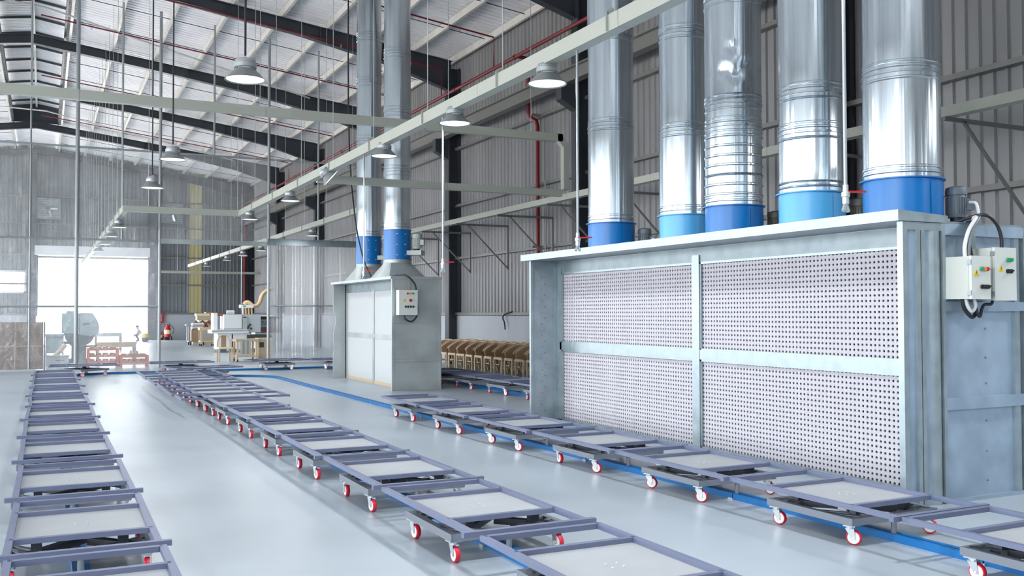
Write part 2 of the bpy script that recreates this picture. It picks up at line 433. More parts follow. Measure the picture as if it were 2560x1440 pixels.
# ------------------------------------------------------------------ floor track
def arc(cx, cy, r, a0, a1, n=10):
    return [(cx+r*math.cos(R(a0+(a1-a0)*i/n)), cy+r*math.sin(R(a0+(a1-a0)*i/n))) for i in range(n+1)]
def xc3(y): return 5.37-0.012*(y-4.5)
def sweep(m, pts, off0, off1, z0, z1):
    n = len(pts); vs = []
    for i, p in enumerate(pts):
        a, b = Vector(pts[max(i-1, 0)]), Vector(pts[min(i+1, n-1)])
        d = (b-a).normalized(); nr = Vector((-d.y, d.x)); q = Vector(p)
        for o, z in ((off0, z0), (off1, z0), (off1, z1), (off0, z1)):
            t = q+nr*o; vs.append((t.x, t.y, z))
    fs = [(4*i+j, 4*i+(j+1) % 4, 4*i+4+(j+1) % 4, 4*i+4+j) for i in range(n-1) for j in range(4)]
    fs += [(3, 2, 1, 0), (4*n-4, 4*n-3, 4*n-2, 4*n-1)]
    return m.add(vs, fs)
def resample(path, step):
    out = [[Vector(path[0])]]; acc = 0.0
    for a, b in zip(path[:-1], path[1:]):
        a, b = Vector(a), Vector(b); L = (b-a).length; pos = 0.0
        while acc+(L-pos) > step:
            pos += step-acc; acc = 0.0
            p = a+(b-a)*(pos/L); out[-1].append(p); out.append([p])
        acc += L-pos; out[-1].append(b)
    return [s for s in out if len(s) > 1 and (s[0]-s[-1]).length > 0.05]
def track(label, path):
    t = thing('floor_track', label, 'conveyor track', (path[0][0], path[0][1], 0))
    ox, oy = path[0]
    for seg in resample(path, 2.4):
        pts = [(p.x-ox, p.y-oy) for p in seg]
        d = (Vector(pts[-1])-Vector(pts[-2])).normalized()*0.012
        pts[-1] = (pts[-1][0]-d.x, pts[-1][1]-d.y)
        m = MB(); sweep(m, pts, -0.05, -0.018, 0.0, 0.05); sweep(m, pts, 0.018, 0.05, 0.0, 0.05)
        s = m.build('rail_section', 'rail', t)
        sweep(MB(), pts, -0.018, 0.018, 0.0, 0.012).build('slot', 'rail_slot', s)
        p = pts[-1]
        MB().box(p[0]-0.07, p[0]+0.07, p[1]-0.03, p[1]+0.03, 0.0, 0.014).build('joint_plate', 'zinc', s)
p23 = [(2.77, 1.2), (2.77, 23.4)]+arc(4.12, 23.4, 1.35, 180, 90)[1:]+arc(xc3(21)-1.35, 23.4, 1.35, 90, 0)[1:]+[(xc3(21), 20.0), (xc3(4), 4), (xc3(1.2), 1.2)]
track('blue floor track looping from the middle trolley row to the booth row', p23)
p14 = [(0.22, 1.2), (0.22, 25.9)]+arc(1.57, 25.9, 1.35, 180, 90)[1:]+[(6.9, 27.25)]+arc(7.0, 25.9, 1.35, 90, 0)[1:]+[(8.35, 14.0), (8.35, 12.6)]
track('blue floor track from the leftmost trolley row round behind the small booth', p14)

# ------------------------------------------------------------------ trolleys
DL, DW = 1.66, 0.82
me_rail = MB().box(-0.02, 0.02, -DL/2+0.041, DL/2, 0.258, 0.29).mesh('side_rail', 'frame')
me_bar = MB().box(-DW/2+0.02, DW/2-0.02, -0.02, 0.02, 0.258, 0.29).mesh('cross_bar', 'frame')
me_long = MB().box(-DW/2-0.05, DW/2+0.05, -0.02, 0.02, 0.2585, 0.2905).mesh('cross_bar', 'frame')
me_plate = MB().box(-DW/2+0.018, DW/2-0.018, -0.40, 0.40, 0.254, 0.262).mesh('deck_plate', 'deck_plate')
me_bolt = MB().lathe([(0.008, 0.262), (0.008, 0.266), (0.004, 0.268)], 6).mesh('bolt', 'bolt')
me_brail = MB().box(-0.025, 0.025, -0.42, 0.42, 0.137, 0.187).mesh('base_rail', 'base')
me_bend = MB().box(-0.37, 0.37, -0.025, 0.025, 0.137, 0.187).mesh('base_bar', 'base')
me_brace = MB().bar((-0.37, -0.39, 0.16), (0.37, 0.39, 0.16), 0.055, 0.045).mesh('brace', 'base_dark')
me_brace2 = MB().bar((-0.37, 0.39, 0.165), (-0.06, 0.06, 0.165), 0.055, 0.045).bar((0.06, -0.06, 0.165), (0.37, -0.39, 0.165), 0.055, 0.045).mesh('brace', 'base_dark')
me_slat = MB().bar((-0.375, 0.28, 0.172), (-0.16, 0.395, 0.172), 0.04, 0.03).mesh('corner_slat', 'base')
me_slat2 = MB().bar((-0.375, 0.16, 0.172), (-0.05, 0.395, 0.172), 0.035, 0.03).mesh('corner_slat', 'base')
me_stand = MB().box(-0.03, 0.03, -0.03, 0.03, 0.18, 0.258).mesh('standoff', 'base_dark')
me_pin = MB().lathe([(0.02, 0.018), (0.02, 0.16)], 12).mesh('tow_pin', 'base', 40)
me_pivot = MB().lathe([(0.09, 0.185), (0.09, 0.20), (0.05, 0.21), (0.05, 0.258)], 14).mesh('pivot', 'base_dark', 40)
me_caster = MB().box(-0.045, 0.045, -0.04, 0.04, 0.129, 0.137).lathe([(0.03, 0.112), (0.03, 0.129)], 12) \
    .prism([(-0.03, 0.113), (0.03, 0.113), (-0.012, 0.04), (-0.038, 0.04)], 0, -0.024, -0.020) \
    .prism([(-0.03, 0.113), (0.03, 0.113), (-0.012, 0.04), (-0.038, 0.04)], 0, 0.020, 0.024) \
    .box(-0.024, 0.024, -0.03, 0.03, 0.110, 0.114).mesh('caster', 'zinc')
def wheel_mesh():
    m = MB(); n = 18; prof = [(0.040, -0.016), (0.047, -0.016), (0.0515, -0.009), (0.0515, 0.009), (0.047, 0.016), (0.040, 0.016)]
    vs = []
    for r, x in prof: vs += [(x, -0.024+r*math.cos(2*math.pi*i/n), 0.0515+r*math.sin(2*math.pi*i/n)) for i in range(n)]
    k = len(prof)
    fs = [(j*n+i, j*n+(i+1) % n, ((j+1) % k)*n+(i+1) % n, ((j+1) % k)*n+i) for j in range(k) for i in range(n)]
    return m.add(vs, fs).mesh('wheel', 'tyre', 40)
me_wheel = wheel_mesh()
me_hub = MB().cyl((-0.0175, -0.024, 0.0515), (0.0175, -0.024, 0.0515), 0.041, 18).cyl((-0.028, -0.024, 0.0515), (0.028, -0.024, 0.0515), 0.008, 8).mesh('hub', 'hub', 40)
def trolley(label, x, y, rz=0.0, drot=0.0, doff=(0, 0), near=True, group=None, casters=None):
    t = thing('trolley', label, 'trolley', (x, y, 0), rz, group)
    rot = (0, 0, drot); c, s = math.cos(drot), math.sin(drot)
    def dk(me, lx, ly, name, par=t):
        return put(name, me, par, (lx*c-ly*s+doff[0], lx*s+ly*c+doff[1], 0), rot)
    for sx in (-1, 1): dk(me_rail, sx*(DW/2-0.02), 0, 'side_rail')
    dk(me_long, 0, -DL/2+0.021, 'cross_bar')
    for yy in (-0.41, 0.41, DL/2-0.02): dk(me_bar, 0, yy, 'cross_bar')
    pl = dk(me_plate, 0, 0, 'deck_plate')
    if near:
        for bx, by in ((-0.035, -0.035), (0.035, -0.035), (-0.035, 0.035), (0.035, 0.035)):
            put('bolt', me_bolt, pl, (bx, by, 0))
    for sx in (-1, 1): put('base_rail', me_brail, t, (sx*0.395, 0, 0))
    for sy in (-1, 1): put('base_bar', me_bend, t, (0, sy*0.395, 0))
    put('brace', me_brace, t); put('brace', me_brace2, t)
    put('pivot', me_pivot, t)
    put('tow_pin', me_pin, t, (0, -0.40, 0))
    if near:
        for k in range(4):
            put('corner_slat', me_slat, t, (0, 0, 0), (0, 0, math.pi/2*k)); put('corner_slat', me_slat2, t, (0, 0, -0.001), (0, 0, math.pi/2*k))
        for sx in (-1, 1):
            for sy in (-1, 1): put('standoff', me_stand, t, (sx*0.24, sy*0.28, 0))
    for i, (sx, sy) in enumerate(((-1, -1), (1, -1), (-1, 1), (1, 1))):
        a = (casters[i] if casters else random.choice([0.15, -0.2, 0.35, -0.4, 2.9, 0.6]))
        k = put('caster', me_caster, t, (sx*0.375, sy*0.36, 0), (0, 0, a))
        put('wheel', me_wheel, k); put('hub', me_hub, k)
    return t
row1 = [4.93, 6.68, 8.49, 10.42, 12.32, 14.17, 16.07, 18.0, 19.92, 21.82, 23.68]
for i, y in enumerate(row1):
    trolley('grey deck trolley in the leftmost row, %s from the camera' % ORD[i], 0.215+random.uniform(-.01, .01), y, R(random.uniform(-.8, .8)), 0, (0.01, 0), y < 15, 'trolleys of the leftmost row', [0.1, -0.1, 0.2, 0.05])
row2 = [4.31, 6.07, 7.80, 9.48, 11.16, 12.83, 14.50]
for i, y in enumerate(row2):
    trolley('grey deck trolley in the middle row, %s from the camera' % ORD[i], 2.76+random.uniform(-.01, .01), y, R(random.uniform(-.5, .5)), 0, (-0.05, 0), y < 15, 'trolleys of the middle row', [0.12+random.uniform(-.15, .15), 0.1, 0.1+random.uniform(-.15, .15), 0.0])
for i in range(9):
    y = 15.80+0.865*i
    trolley('middle-row trolley with its deck turned crossways, %s from the camera' % ORD[i], 2.76, y, 0, R(90), (-0.05+random.uniform(-.025, .025), 0), y < 17, 'middle-row trolleys with decks turned crossways', [0.1, 0.1, 0, 0])
row3 = [3.58, 5.26, 6.92, 8.58, 10.28, 11.98, 13.66]
for i, y in enumerate(row3):
    trolley('grey deck trolley in the row along the big booth, %s from the camera' % ORD[i], xc3(y), y, R(0.6+random.uniform(-.3, .3)), 0, (-0.05, -0.02), True, 'trolleys along the big booth', [R(28+random.uniform(-15, 15)), R(30), R(18+random.uniform(-22, 18)), R(20)])
for i, y in enumerate((15.25, 16.90, 18.55, 20.20)):
    trolley('grey deck trolley in the row between small booth and chairs, %s from the camera' % ORD[i], 8.35, y, 0, 0, (-0.03, 0), False, 'trolleys between the booth and the chairs', [0.2, 0.1, -0.2, 0])
trolley('grey trolley at the track bend beyond the leftmost row', 0.95, 26.85, R(-55), R(-35), (0, 0), False)
trolley('grey trolley crossing the track behind the middle row, deck sideways', 3.35, 27.22, R(-90), R(0), (0, 0), False)
trolley('grey trolley at the bend of the middle row, deck askew', 3.55, 24.36, R(-62), R(-16), (0, 0), False)
trolley('grey trolley before the strip curtain, left of two', 5.95, 27.25, R(-90), R(4), (0, 0), False)
trolley('grey trolley before the strip curtain, right of two', 7.68, 26.95, R(-112), R(14), (0.0, 0.0), False)

# ------------------------------------------------------------------ big spray booth
BX0, BXP, BX1, BY0, BY1, BZ = 6.28, 6.73, 7.80, 5.56, 12.22, 2.335
b1 = thing('spray_booth', 'large galvanised spray booth with perforated white filter front', 'spray booth', (7.0, 8.9, 0))
def bp(mb, name, m, parent=None, smooth=None):
    o = mb.build(name, m, parent or b1, smooth)
    if parent is None: o.location = (-7.0, -8.9, 0)
    return o
bp(MB().prism([(6.22, 2.34), (6.22, 2.43), (6.80, 2.40), (6.80, 2.34)], 1, 5.55, 12.38), 'canopy', 'galv')
bp(MB().box(6.74, BX1, BY0+0.04, BY1-0.04, 2.30, 2.36), 'top_panel', 'galv')
bp(MB().box(BX1-0.03, BX1, BY0, BY1, 0, 2.33), 'back_panel', 'galv_end')
# black sheet standing in for the shade inside the plenum
bp(MB().box(BXP+0.12, BXP+0.14, BY0+0.05, BY1-0.05, 0.02, 2.28), 'plenum_shade', 'void')
# near wing and end wall
bp(MB().box(BX0+0.045, BXP+0.02, BY0+0.02, BY0+0.04, 0, 2.33), 'wing_panel', 'galv_end')
bp(MB().box(BX0, BX0+0.05, BY0, BY0+0.06, 0, BZ), 'wing_post', 'galv')
bp(MB().box(BX0+0.05, BXP, BY0, BY0+0.05, 2.27, BZ), 'wing_rail', 'galv')
bp(MB().box(6.43, 6.475, BY0-0.005, BY0+0.02, 0, 2.27).box(6.487, 6.53, BY0-0.003, BY0+0.02, 0, 2.27), 'wing_rib', 'galv')
m = MB()
m.add([(6.60+0.13*i/8, BY0+0.02-0.035*math.sin(math.pi*i/8), z) for z in (0, 2.27) for i in range(9)], [(i, i+1, i+10, i+9) for i in range(8)])
bp(m, 'rolled_edge', 'galv', None, 60)
bp(MB().box(BXP, BXP+0.035, BY0-0.01, BY0+0.05, 0, BZ), 'corner_post', 'galv')
bp(MB().box(BX1-0.05, BX1, BY0-0.01, BY0+0.05, 0, BZ), 'corner_post', 'galv')
for z0, z1 in ((0.0, 0.03), (0.775, 0.875), (1.60, 1.68), (2.24, BZ)):
    bp(MB().box(BXP+0.035, BX1-0.05, BY0-0.008, BY0+0.04, z0, z1), 'end_rail', 'galv_end')
bp(MB().box(7.10, 7.14, BY0-0.008, BY0+0.04, 1.68, 2.24), 'end_mullion', 'galv')
for z0, z1 in ((0.03, 0.775), (0.875, 1.60), (1.68, 2.24)):
    o = bp(MB().box(BXP+0.035, BX1-0.05, BY0+0.03, BY0+0.045, z0, z1), 'end_panel', 'galv_end')
for z in (0.15, 0.40, 0.66, 0.98, 1.20, 1.45, 2.0):
    bp(MB().cyl((7.29, BY0+0.022, z), (7.29, BY0+0.031, z), 0.009, 8), 'rivet', 'galv_dark')
bp(MB().box(BX1-0.16, BX1-0.10, BY0+0.0, BY0+0.03, 0.03, 2.24), 'end_stiffener', 'galv')
# far wing seen from inside
bp(MB().box(BX0, BXP, BY1-0.02, BY1, 0, BZ), 'wing_panel', 'galv')
bp(MB().box(BX0, BX0+0.035, BY1-0.045, BY1-0.02, 0, BZ), 'wing_post', 'galv')
bp(MB().box(BXP-0.06, BXP-0.02, BY1-0.05, BY1-0.02, 0, 2.25), 'wing_post', 'galv')
for k in range(26):
    z = 2.18-k*0.083
    x = 6.47 if k % 2 else 6.52
    bp(MB().cyl((x, BY1-0.03, z), (x, BY1-0.02, z), 0.009, 8), 'screw', 'galv_dark')
# front frame
PZ = [(0.06, 1.06), (1.17, 2.17)]
PY = [(5.72, 8.82), (8.95, 12.05)]
bp(MB().box(BXP-0.01, BXP+0.05, BY0+0.04, BY1-0.02, 2.17, 2.33), 'head_rail', 'galv_dark')
bp(MB().box(BXP-0.02, BXP+0.05, BY0+0.04, 12.10, 1.06, 1.17), 'mid_rail', 'galv')
bp(MB().box(BXP-0.02, BXP+0.05, BY0+0.04, BY1-0.02, 0.0, 0.06), 'sill_rail', 'galv')
bp(MB().box(BXP-0.025, BXP+0.05, 8.82, 8.95, 0.0, 2.25), 'mullion', 'galv')
bp(MB().box(BXP-0.02, BXP+0.05, 12.05, BY1-0.015, 0.0, 2.25), 'stile', 'galv')
bp(MB().box(BXP-0.02, BXP+0.05, BY0+0.04, 5.72, 0.0, 2.25), 'stile', 'galv')
def perf(m, x, ny, nz, p, r, oy=0.0, oz=0.0, y0=0.0, z0=0.0):
    # sheet in the YZ plane, each cell with a round hole
    for i in range(ny):
        for j in range(nz):
            cy_, cz = y0+(i+0.5)*p, z0+(j+0.5)*p; h = p/2
            sq = [(h, 0), (h, h), (0, h), (-h, h), (-h, 0), (-h, -h), (0, -h), (h, -h)]
            k = len(m.v)
            m.v += [(x, cy_+a, cz+b) for a, b in sq]
            m.v += [(x, cy_+oy+r*math.cos(math.pi/4*q), cz+oz+r*math.sin(math.pi/4*q)) for q in range(8)]
            m.f += [(k+q, k+(q+1) % 8, k+8+(q+1) % 8, k+8+q) for q in range(8)]
    return m
NP, NZ = 62, 20
me_perf = bpy.data.meshes.new('filter_panel')
_m = perf(MB(), 0.0, NP, NZ, 0.05, 0.0125)
perf(_m, 0.0125, NP, NZ, 0.05, 0.0125, 0.0, 0.0)
me_perf.from_pydata(_m.v, [], _m.f); me_perf.update(); me_perf.materials.append(MATS['filter'])
for y0, y1 in PY:
    for z0, z1 in PZ:
        f = put('filter_panel', me_perf, b1, (BXP+0.015-7.0, y0-8.9, z0))
        fr = MB().box(BXP-0.012, BXP+0.02, y0, y1, z1-0.025, z1).box(BXP-0.012, BXP+0.02, y0, y1, z0, z0+0.015).box(BXP-0.012, BXP+0.02, y0, y0+0.02, z0, z1).box(BXP-0.012, BXP+0.02, y1-0.02, y1, z0, z1)
        o = fr.build('filter_frame', 'galv', f); o.location = (-(BXP+0.015), -y0, -z0)

# ------------------------------------------------------------------ exhaust stacks
def ring_profile(r, z0, z1):
    return [(r, z0), (r+0.008, z0+0.006), (r+0.008, z0+0.018), (r, z0+0.024)]
def duct_section(parent, r, z0, z1, rings, n=48, mt='duct', corr=None, dent=None, seed=0):
    rnd = random.Random(seed)
    zz = [z0]; prof = []
    ph = [rnd.uniform(0, 6.28) for _ in range(4)]
    am = [rnd.uniform(0.0006, 0.0013) for _ in range(4)]; fr = [7, 11, 16, 23]
    steps = []
    z = z0
    while z < z1-1e-4:
        steps.append((z, 0.0)); z += 0.05 if dent else 0.35
    steps.append((z1, 0.0))
    for zr in rings:
        if z0 < zr < z1: steps += [(zr-0.014, 0), (zr-0.006, 0.009), (zr+0.006, 0.009), (zr+0.014, 0)]
    if corr:
        for zr in corr: steps += [(zr-0.016, 0), (zr-0.004, 0.013), (zr+0.008, 0.013), (zr+0.018, 0)]
    steps.sort(); m = MB(); vs = []
    for z, dr in steps:
        for i in range(n):
            t = 2*math.pi*i/n
            rr = r+dr+sum(a*math.sin(f*t+p) for a, f, p in zip(am, fr, ph))
            if dent:
                for (dt, dz, ds, dd) in dent:
                    q = ((t-dt+math.pi) % (2*math.pi)-math.pi)*r
                    rr -= dd*math.exp(-(q*q+(z-dz)**2)/(ds*ds))
            vs.append((rr*math.cos(t), rr*math.sin(t), z))
    k = len(steps)
    fs = [(j*n+i, j*n+(i+1) % n, (j+1)*n+(i+1) % n, (j+1)*n+i) for j in range(k-1) for i in range(n)]
    m.add(vs, fs)
    return m.build('duct_section', mt, parent, 40)
def motor(parent, loc, ang, mt, s=1.0):
    # vertical motor with fins, fan cover, terminal box
    c = Vector(loc)
    t = MB().lathe([(0.075*s, -0.12*s), (0.085*s, -0.10*s), (0.085*s, 0.08*s), (0.075*s, 0.1*s)], 20)
    for i in range(20):
        a = 2*math.pi*i/20
        t.bar((0.085*s*math.cos(a), 0.085*s*math.sin(a), -0.09*s), (0.085*s*math.cos(a), 0.085*s*math.sin(a), 0.07*s), 0.008*s, 0.02*s, (math.cos(a), math.sin(a), 0))
    mo = t.build('motor', mt, parent, 30, c, (0, 0, ang))
    MB().lathe([(0.094*s, 0.09*s), (0.098*s, 0.12*s), (0.090*s, 0.16*s), (0.05*s, 0.175*s)], 20).build('fan_cover', mt, mo, 40)
    MB().box(0.07*s, 0.15*s, -0.05*s, 0.05*s, -0.05*s, 0.05*s).build('terminal_box', mt, mo)
    MB().lathe([(0.055*s, -0.17*s), (0.055*s, -0.12*s)], 16).build('shaft_flange', 'black', mo, 40)
    return mo
def stack(label, x, y, zb, zf, r, blue, rings, ztopd=10.7, corr=None, dent=None, seed=0, motor_ang=None, mt='motor', hatch=True, group='exhaust stacks'):
    t = thing('exhaust_stack', label, 'exhaust duct', (x, y, zb), 0, group)
    H = zf-zb
    MB().lathe([(r+0.005, 0), (r+0.005, H)], 48).build('fan_housing', blue, t, 40)
    for z in (0.0, H-0.015):
        MB().lathe([(r, z), (r+0.035, z), (r+0.035, z+0.012), (r, z+0.012)], 48).build('flange', blue, t, 40)
    if hatch:
        m = MB(); a0 = R(-95)
        m.add([((r+0.012)*math.cos(a0+R(70)*i/10), (r+0.012)*math.sin(a0+R(70)*i/10), z) for z in (0.03, H-0.04) for i in range(11)], [(i, i+1, i+12, i+11) for i in range(10)])
        m.build('access_hatch', blue, t, 40)
    zs_ = [0]+sorted(rings)
    secs = [zf]+[z for z in sorted(rings)]+[ztopd]
    for i in range(len(secs)-1):
        a, b = secs[i], secs[i+1]
        o = duct_section(t, r-0.004*(i % 2), a, b, [a+0.05, a+0.095, b-0.06], corr=corr if i == 0 else None, dent=[d for d in dent if a < d[1] < b] if dent else None, seed=seed+i)
        o.location = (0, 0, -zb)
        if i: MB().lathe([(r, a-zb-0.012), (r+0.012, a-zb-0.008), (r+0.012, a-zb+0.008), (r, a-zb+0.012)], 48).build('seam_ring', 'duct_ring', t, 40)
    if motor_ang is not None:
        a = motor_ang
        mo = motor(t, ((r+0.15)*math.cos(a), (r+0.15)*math.sin(a), H*0.5), a, mt, 1.0)
        MB().bar(((r-0.02)*math.cos(a), (r-0.02)*math.sin(a), H*0.5-0.17), ((r+0.2)*math.cos(a), (r+0.2)*math.sin(a), H*0.5-0.17), 0.14, 0.02).build('motor_bracket', blue, t)
        p = Vector(((r+0.22)*math.cos(a), (r+0.22)*math.sin(a)-0.06, H*0.5+0.02))
        MB().tube(smoothpts([p, p+Vector((0, -0.07, -0.02)), p+Vector((0, -0.09, -0.14)), p+Vector((-0.02, -0.05, -H*0.5-0.01))]), 0.014, 8).build('motor_cable', 'cable_grey', t, 60)
    return t
stack('blue-based galvanised exhaust duct, leftmost on the big booth', 7.25, 11.55, 2.36, 2.86, 0.325, 'fan_blue', [4.22, 5.50], seed=1, motor_ang=R(-40))
dn = [(R(215), 4.36, 0.05, 0.03), (R(238), 4.30, 0.06, 0.035), (R(255), 4.42, 0.05, 0.03), (R(275), 4.33, 0.05, 0.028), (R(228), 4.62, 0.045, 0.02), (R(265), 4.20, 0.06, 0.02), (R(300), 4.4, 0.05, 0.02)]
stack('light-blue-based exhaust duct, second from the left on the big booth', 7.36, 9.95, 2.36, 2.83, 0.325, 'fan_cyan', [3.88, 5.12], seed=5)
stack('blue-based exhaust duct with dents above ribbed rings, middle of five', 7.25, 8.86, 2.36, 2.83, 0.325, 'fan_blue', [3.74, 4.00, 5.22], corr=[2.95+0.112*i for i in range(7)], dent=dn, seed=9, motor_ang=R(-35), mt='motor_dark')
stack('light-blue-based exhaust duct with patched sealant, fourth from the left', 7.25, 7.60, 2.36, 2.84, 0.33, 'fan_cyan', [3.45, 3.86], dent=[(R(220+25*i), 2.93+0.02*(i % 3), 0.05, 0.012) for i in range(6)], seed=14, motor_ang=R(-42), mt='motor_dark')
stack('blue-based exhaust duct, rightmost and nearest on the big booth', 7.25, 6.42, 2.36, 2.83, 0.345, 'fan_blue', [3.80], seed=20, motor_ang=R(-30))

# ------------------------------------------------------------------ control boxes on the big booth
def warn(parent, x, y, z, s):
    w_ = MB().prism([(x-s/2, z-s*0.45), (x+s/2, z-s*0.45), (x, z+s*0.5)], 1, y-0.003, y).build('warning_sign', 'yellow', parent)
    MB().prism([(x-s*0.06, z-s*0.3), (x+s*0.02, z-s*0.02), (x-s*0.08, z-s*0.02), (x+s*0.08, z+s*0.28), (x+s*0.03, z+s*0.05), (x+s*0.1, z+s*0.05)], 1, y-0.005, y-0.003).build('flash_symbol', 'black', w_)
def control_box(label, x0, x1, y0, y1, z0, z1, lights, knobs, wx, wz):
    t = thing('control_box', label, 'control box', (x0, y1, z0))
    o = lambda mb, n, m, p=t, sm=None: mb.build(n, m, p, sm, (-x0, -y1, -z0) if p is t else (0, 0, 0))
    o(MB().box(x0, x1, y0+0.03, y1, z0, z1), 'enclosure', 'box_side')
    d = o(MB().box(x0-0.004, x1+0.004, y0, y0+0.024, z0-0.002, z1+0.002), 'door', 'box')
    for z in (z0+0.05, z1-0.05): MB().box(x0-0.012, x0-0.003, y0+0.0, y0+0.04, z-0.02, z+0.02).build('hinge', 'zinc', d)
    for (x, z, c) in lights:
        b = MB().cyl((x, y0, z), (x, y0-0.022, z), 0.016, 14).build('indicator_lamp', c, d, 40)
        MB().cyl((x, y0+0.001, z), (x, y0-0.006, z), 0.020, 14).build('bezel', 'zinc', b, 40)
    for (x, z) in knobs:
        b = MB().cyl((x, y0, z), (x, y0-0.014, z), 0.018, 14).build('selector_switch', 'black', d, 40)
        MB().bar((x-0.012, y0-0.022, z-0.008), (x+0.012, y0-0.022, z+0.008), 0.016, 0.008).build('switch_lever', 'black', b)
    warn(d, wx, y0, wz, 0.06)
    return t
control_box('smaller grey control box with green, amber and red lamps', 6.765, 6.985, 5.30, BY0-0.01, 1.70, 2.05,
            [(6.873, 1.945, 'green_btn'), (6.905, 1.945, 'amber'), (6.937, 1.945, 'red_btn')], [(6.882, 1.80), (6.916, 1.80), (6.95, 1.80)], 6.815, 1.915)
control_box('taller grey control box with two green lamps, by the right edge', 7.10, 7.36, 5.34, BY0-0.01, 1.69, 2.13,
            [(7.25, 2.03, 'green_btn'), (7.29, 2.03, 'green_btn')], [(7.25, 1.935), (7.29, 1.935)], 7.17, 1.955)
def cable(label, pts, r, m='cable', group=None, k=6):
    return tag(MB().tube(smoothpts(pts, k), r, 8).build('cable', m, None, 60), label, 'cable', group)
yb = BY0-0.06
cable('thick grey cable looping from the booth roof to the smaller control box', [(7.30, 5.7, 2.375), (7.15, 5.52, 2.40), (7.0, 5.47, 2.30), (6.93, 5.45, 2.18), (6.915, 5.45, 2.05)], 0.017, 'cable_mid')
cable('white cable looping from the booth roof to the smaller control box', [(7.22, 5.7, 2.375), (7.08, 5.50, 2.395), (6.94, 5.46, 2.28), (6.875, 5.45, 2.15), (6.875, 5.45, 2.05)], 0.017, 'cable_grey')
cable('black cable arching over the booth edge to the taller control box', [(7.10, 5.7, 2.375), (7.16, 5.5, 2.42), (7.28, 5.47, 2.36), (7.34, 5.46, 2.24), (7.345, 5.46, 2.13)], 0.015)
cable('thick dark cable descending behind the two control boxes', [(7.20, 5.68, 2.375), (7.08, 5.53, 2.34), (6.99, 5.50, 2.2), (7.03, 5.50, 2.0), (7.045, 5.50, 1.75), (7.02, 5.47, 1.60), (6.95, 5.45, 1.55), (6.86, 5.45, 1.62), (6.835, 5.45, 1.70)], 0.016)
cable('white cable loop hanging under the smaller control box', [(6.85, 5.43, 1.70), (6.87, 5.42, 1.63), (6.915, 5.42, 1.60), (6.955, 5.42, 1.64), (6.955, 5.43, 1.70)], 0.015, 'cable_grey')
cable('black cable loop hanging between the two control boxes', [(6.97, 5.44, 1.70), (6.98, 5.43, 1.60), (7.02, 5.43, 1.555), (7.06, 5.44, 1.62), (7.12, 5.46, 1.655), (7.20, 5.46, 1.66), (7.22, 5.46, 1.69)], 0.013)

# ------------------------------------------------------------------ small spray booth
SX0, SX1, SY0, SY1, SZ = 6.38, 7.46, 18.56, 22.97, 2.345
b2 = thing('spray_booth', 'smaller worn galvanised booth with four plain white filters', 'spray booth', (6.9, 20.7, 0))
def sp(mb, name, m, smooth=None):
    return mb.build(name, m, b2, smooth, (-6.9, -20.7, 0))
sp(MB().box(SX0-0.03, SX1+0.02, SY0-0.02, SY1+0.1, 2.29, SZ), 'canopy', 'galv_old')
sp(MB().box(SX0, SX1, SY0, SY0+0.03, 0, 2.29), 'end_panel', 'galv_old')
for z in (0.62, 1.42):
    sp(MB().box(SX0+0.03, SX1-0.03, SY0-0.018, SY0, z-0.03, z+0.012), 'end_rib', 'galv_old')
for x in (SX0, SX1-0.04):
    sp(MB().box(x, x+0.04, SY0-0.012, SY0, 0, 2.29), 'end_edge', 'galv_old')
sp(MB().box(6.75, 6.78, SY0-0.012, SY0, 1.43, 2.29), 'end_mullion', 'galv_old')
# far wing with its eaten edge
ed = [(SX0, 0)]+[(SX0+dx, z) for z, dx in ((0.55, 0), (0.75, 0.03), (0.95, 0.0), (1.15, 0.02), (1.30, 0.05), (1.40, 0.075), (1.52, 0.06), (1.62, 0.02), (1.70, 0.0))]+[(SX0, 2.29), (6.70, 2.29), (6.70, 0)]
sp(MB().prism(ed, 1, SY1-0.03, SY1), 'wing_panel', 'galv_old')
sp(MB().box(6.68, SX1, SY1-0.03, SY1, 0, 2.29), 'end_panel', 'galv_old')
sp(MB().box(SX1-0.03, SX1, SY0, SY1, 0, 2.29), 'back_panel', 'galv_old')
FX = 6.70
sp(MB().box(FX, FX+0.04, SY0+0.03, SY1-0.03, 2.08, 2.29), 'head_rail', 'galv_dark')
sp(MB().box(FX, FX+0.04, SY0+0.03, SY1-0.03, 0, 0.07), 'sill_rail', 'carton')
sp(MB().box(FX, FX+0.04, SY0+0.03, SY1-0.03, 1.02, 1.12), 'mid_rail', 'galv_old')
for y0, y1 in ((SY0+0.03, SY0+0.10), (20.70, 20.82), (SY1-0.12, SY1-0.03)):
    sp(MB().box(FX-0.004, FX+0.036, y0, y1, 0.0, 2.1), 'mullion', 'galv_old')
for y0, y1 in ((SY0+0.10, 20.70), (20.82, SY1-0.12)):
    for z0, z1 in ((0.07, 1.02), (1.12, 2.08)):
        sp(MB().box(FX+0.012, FX+0.03, y0, y1, z0, z1), 'filter_panel', 'filter_white')
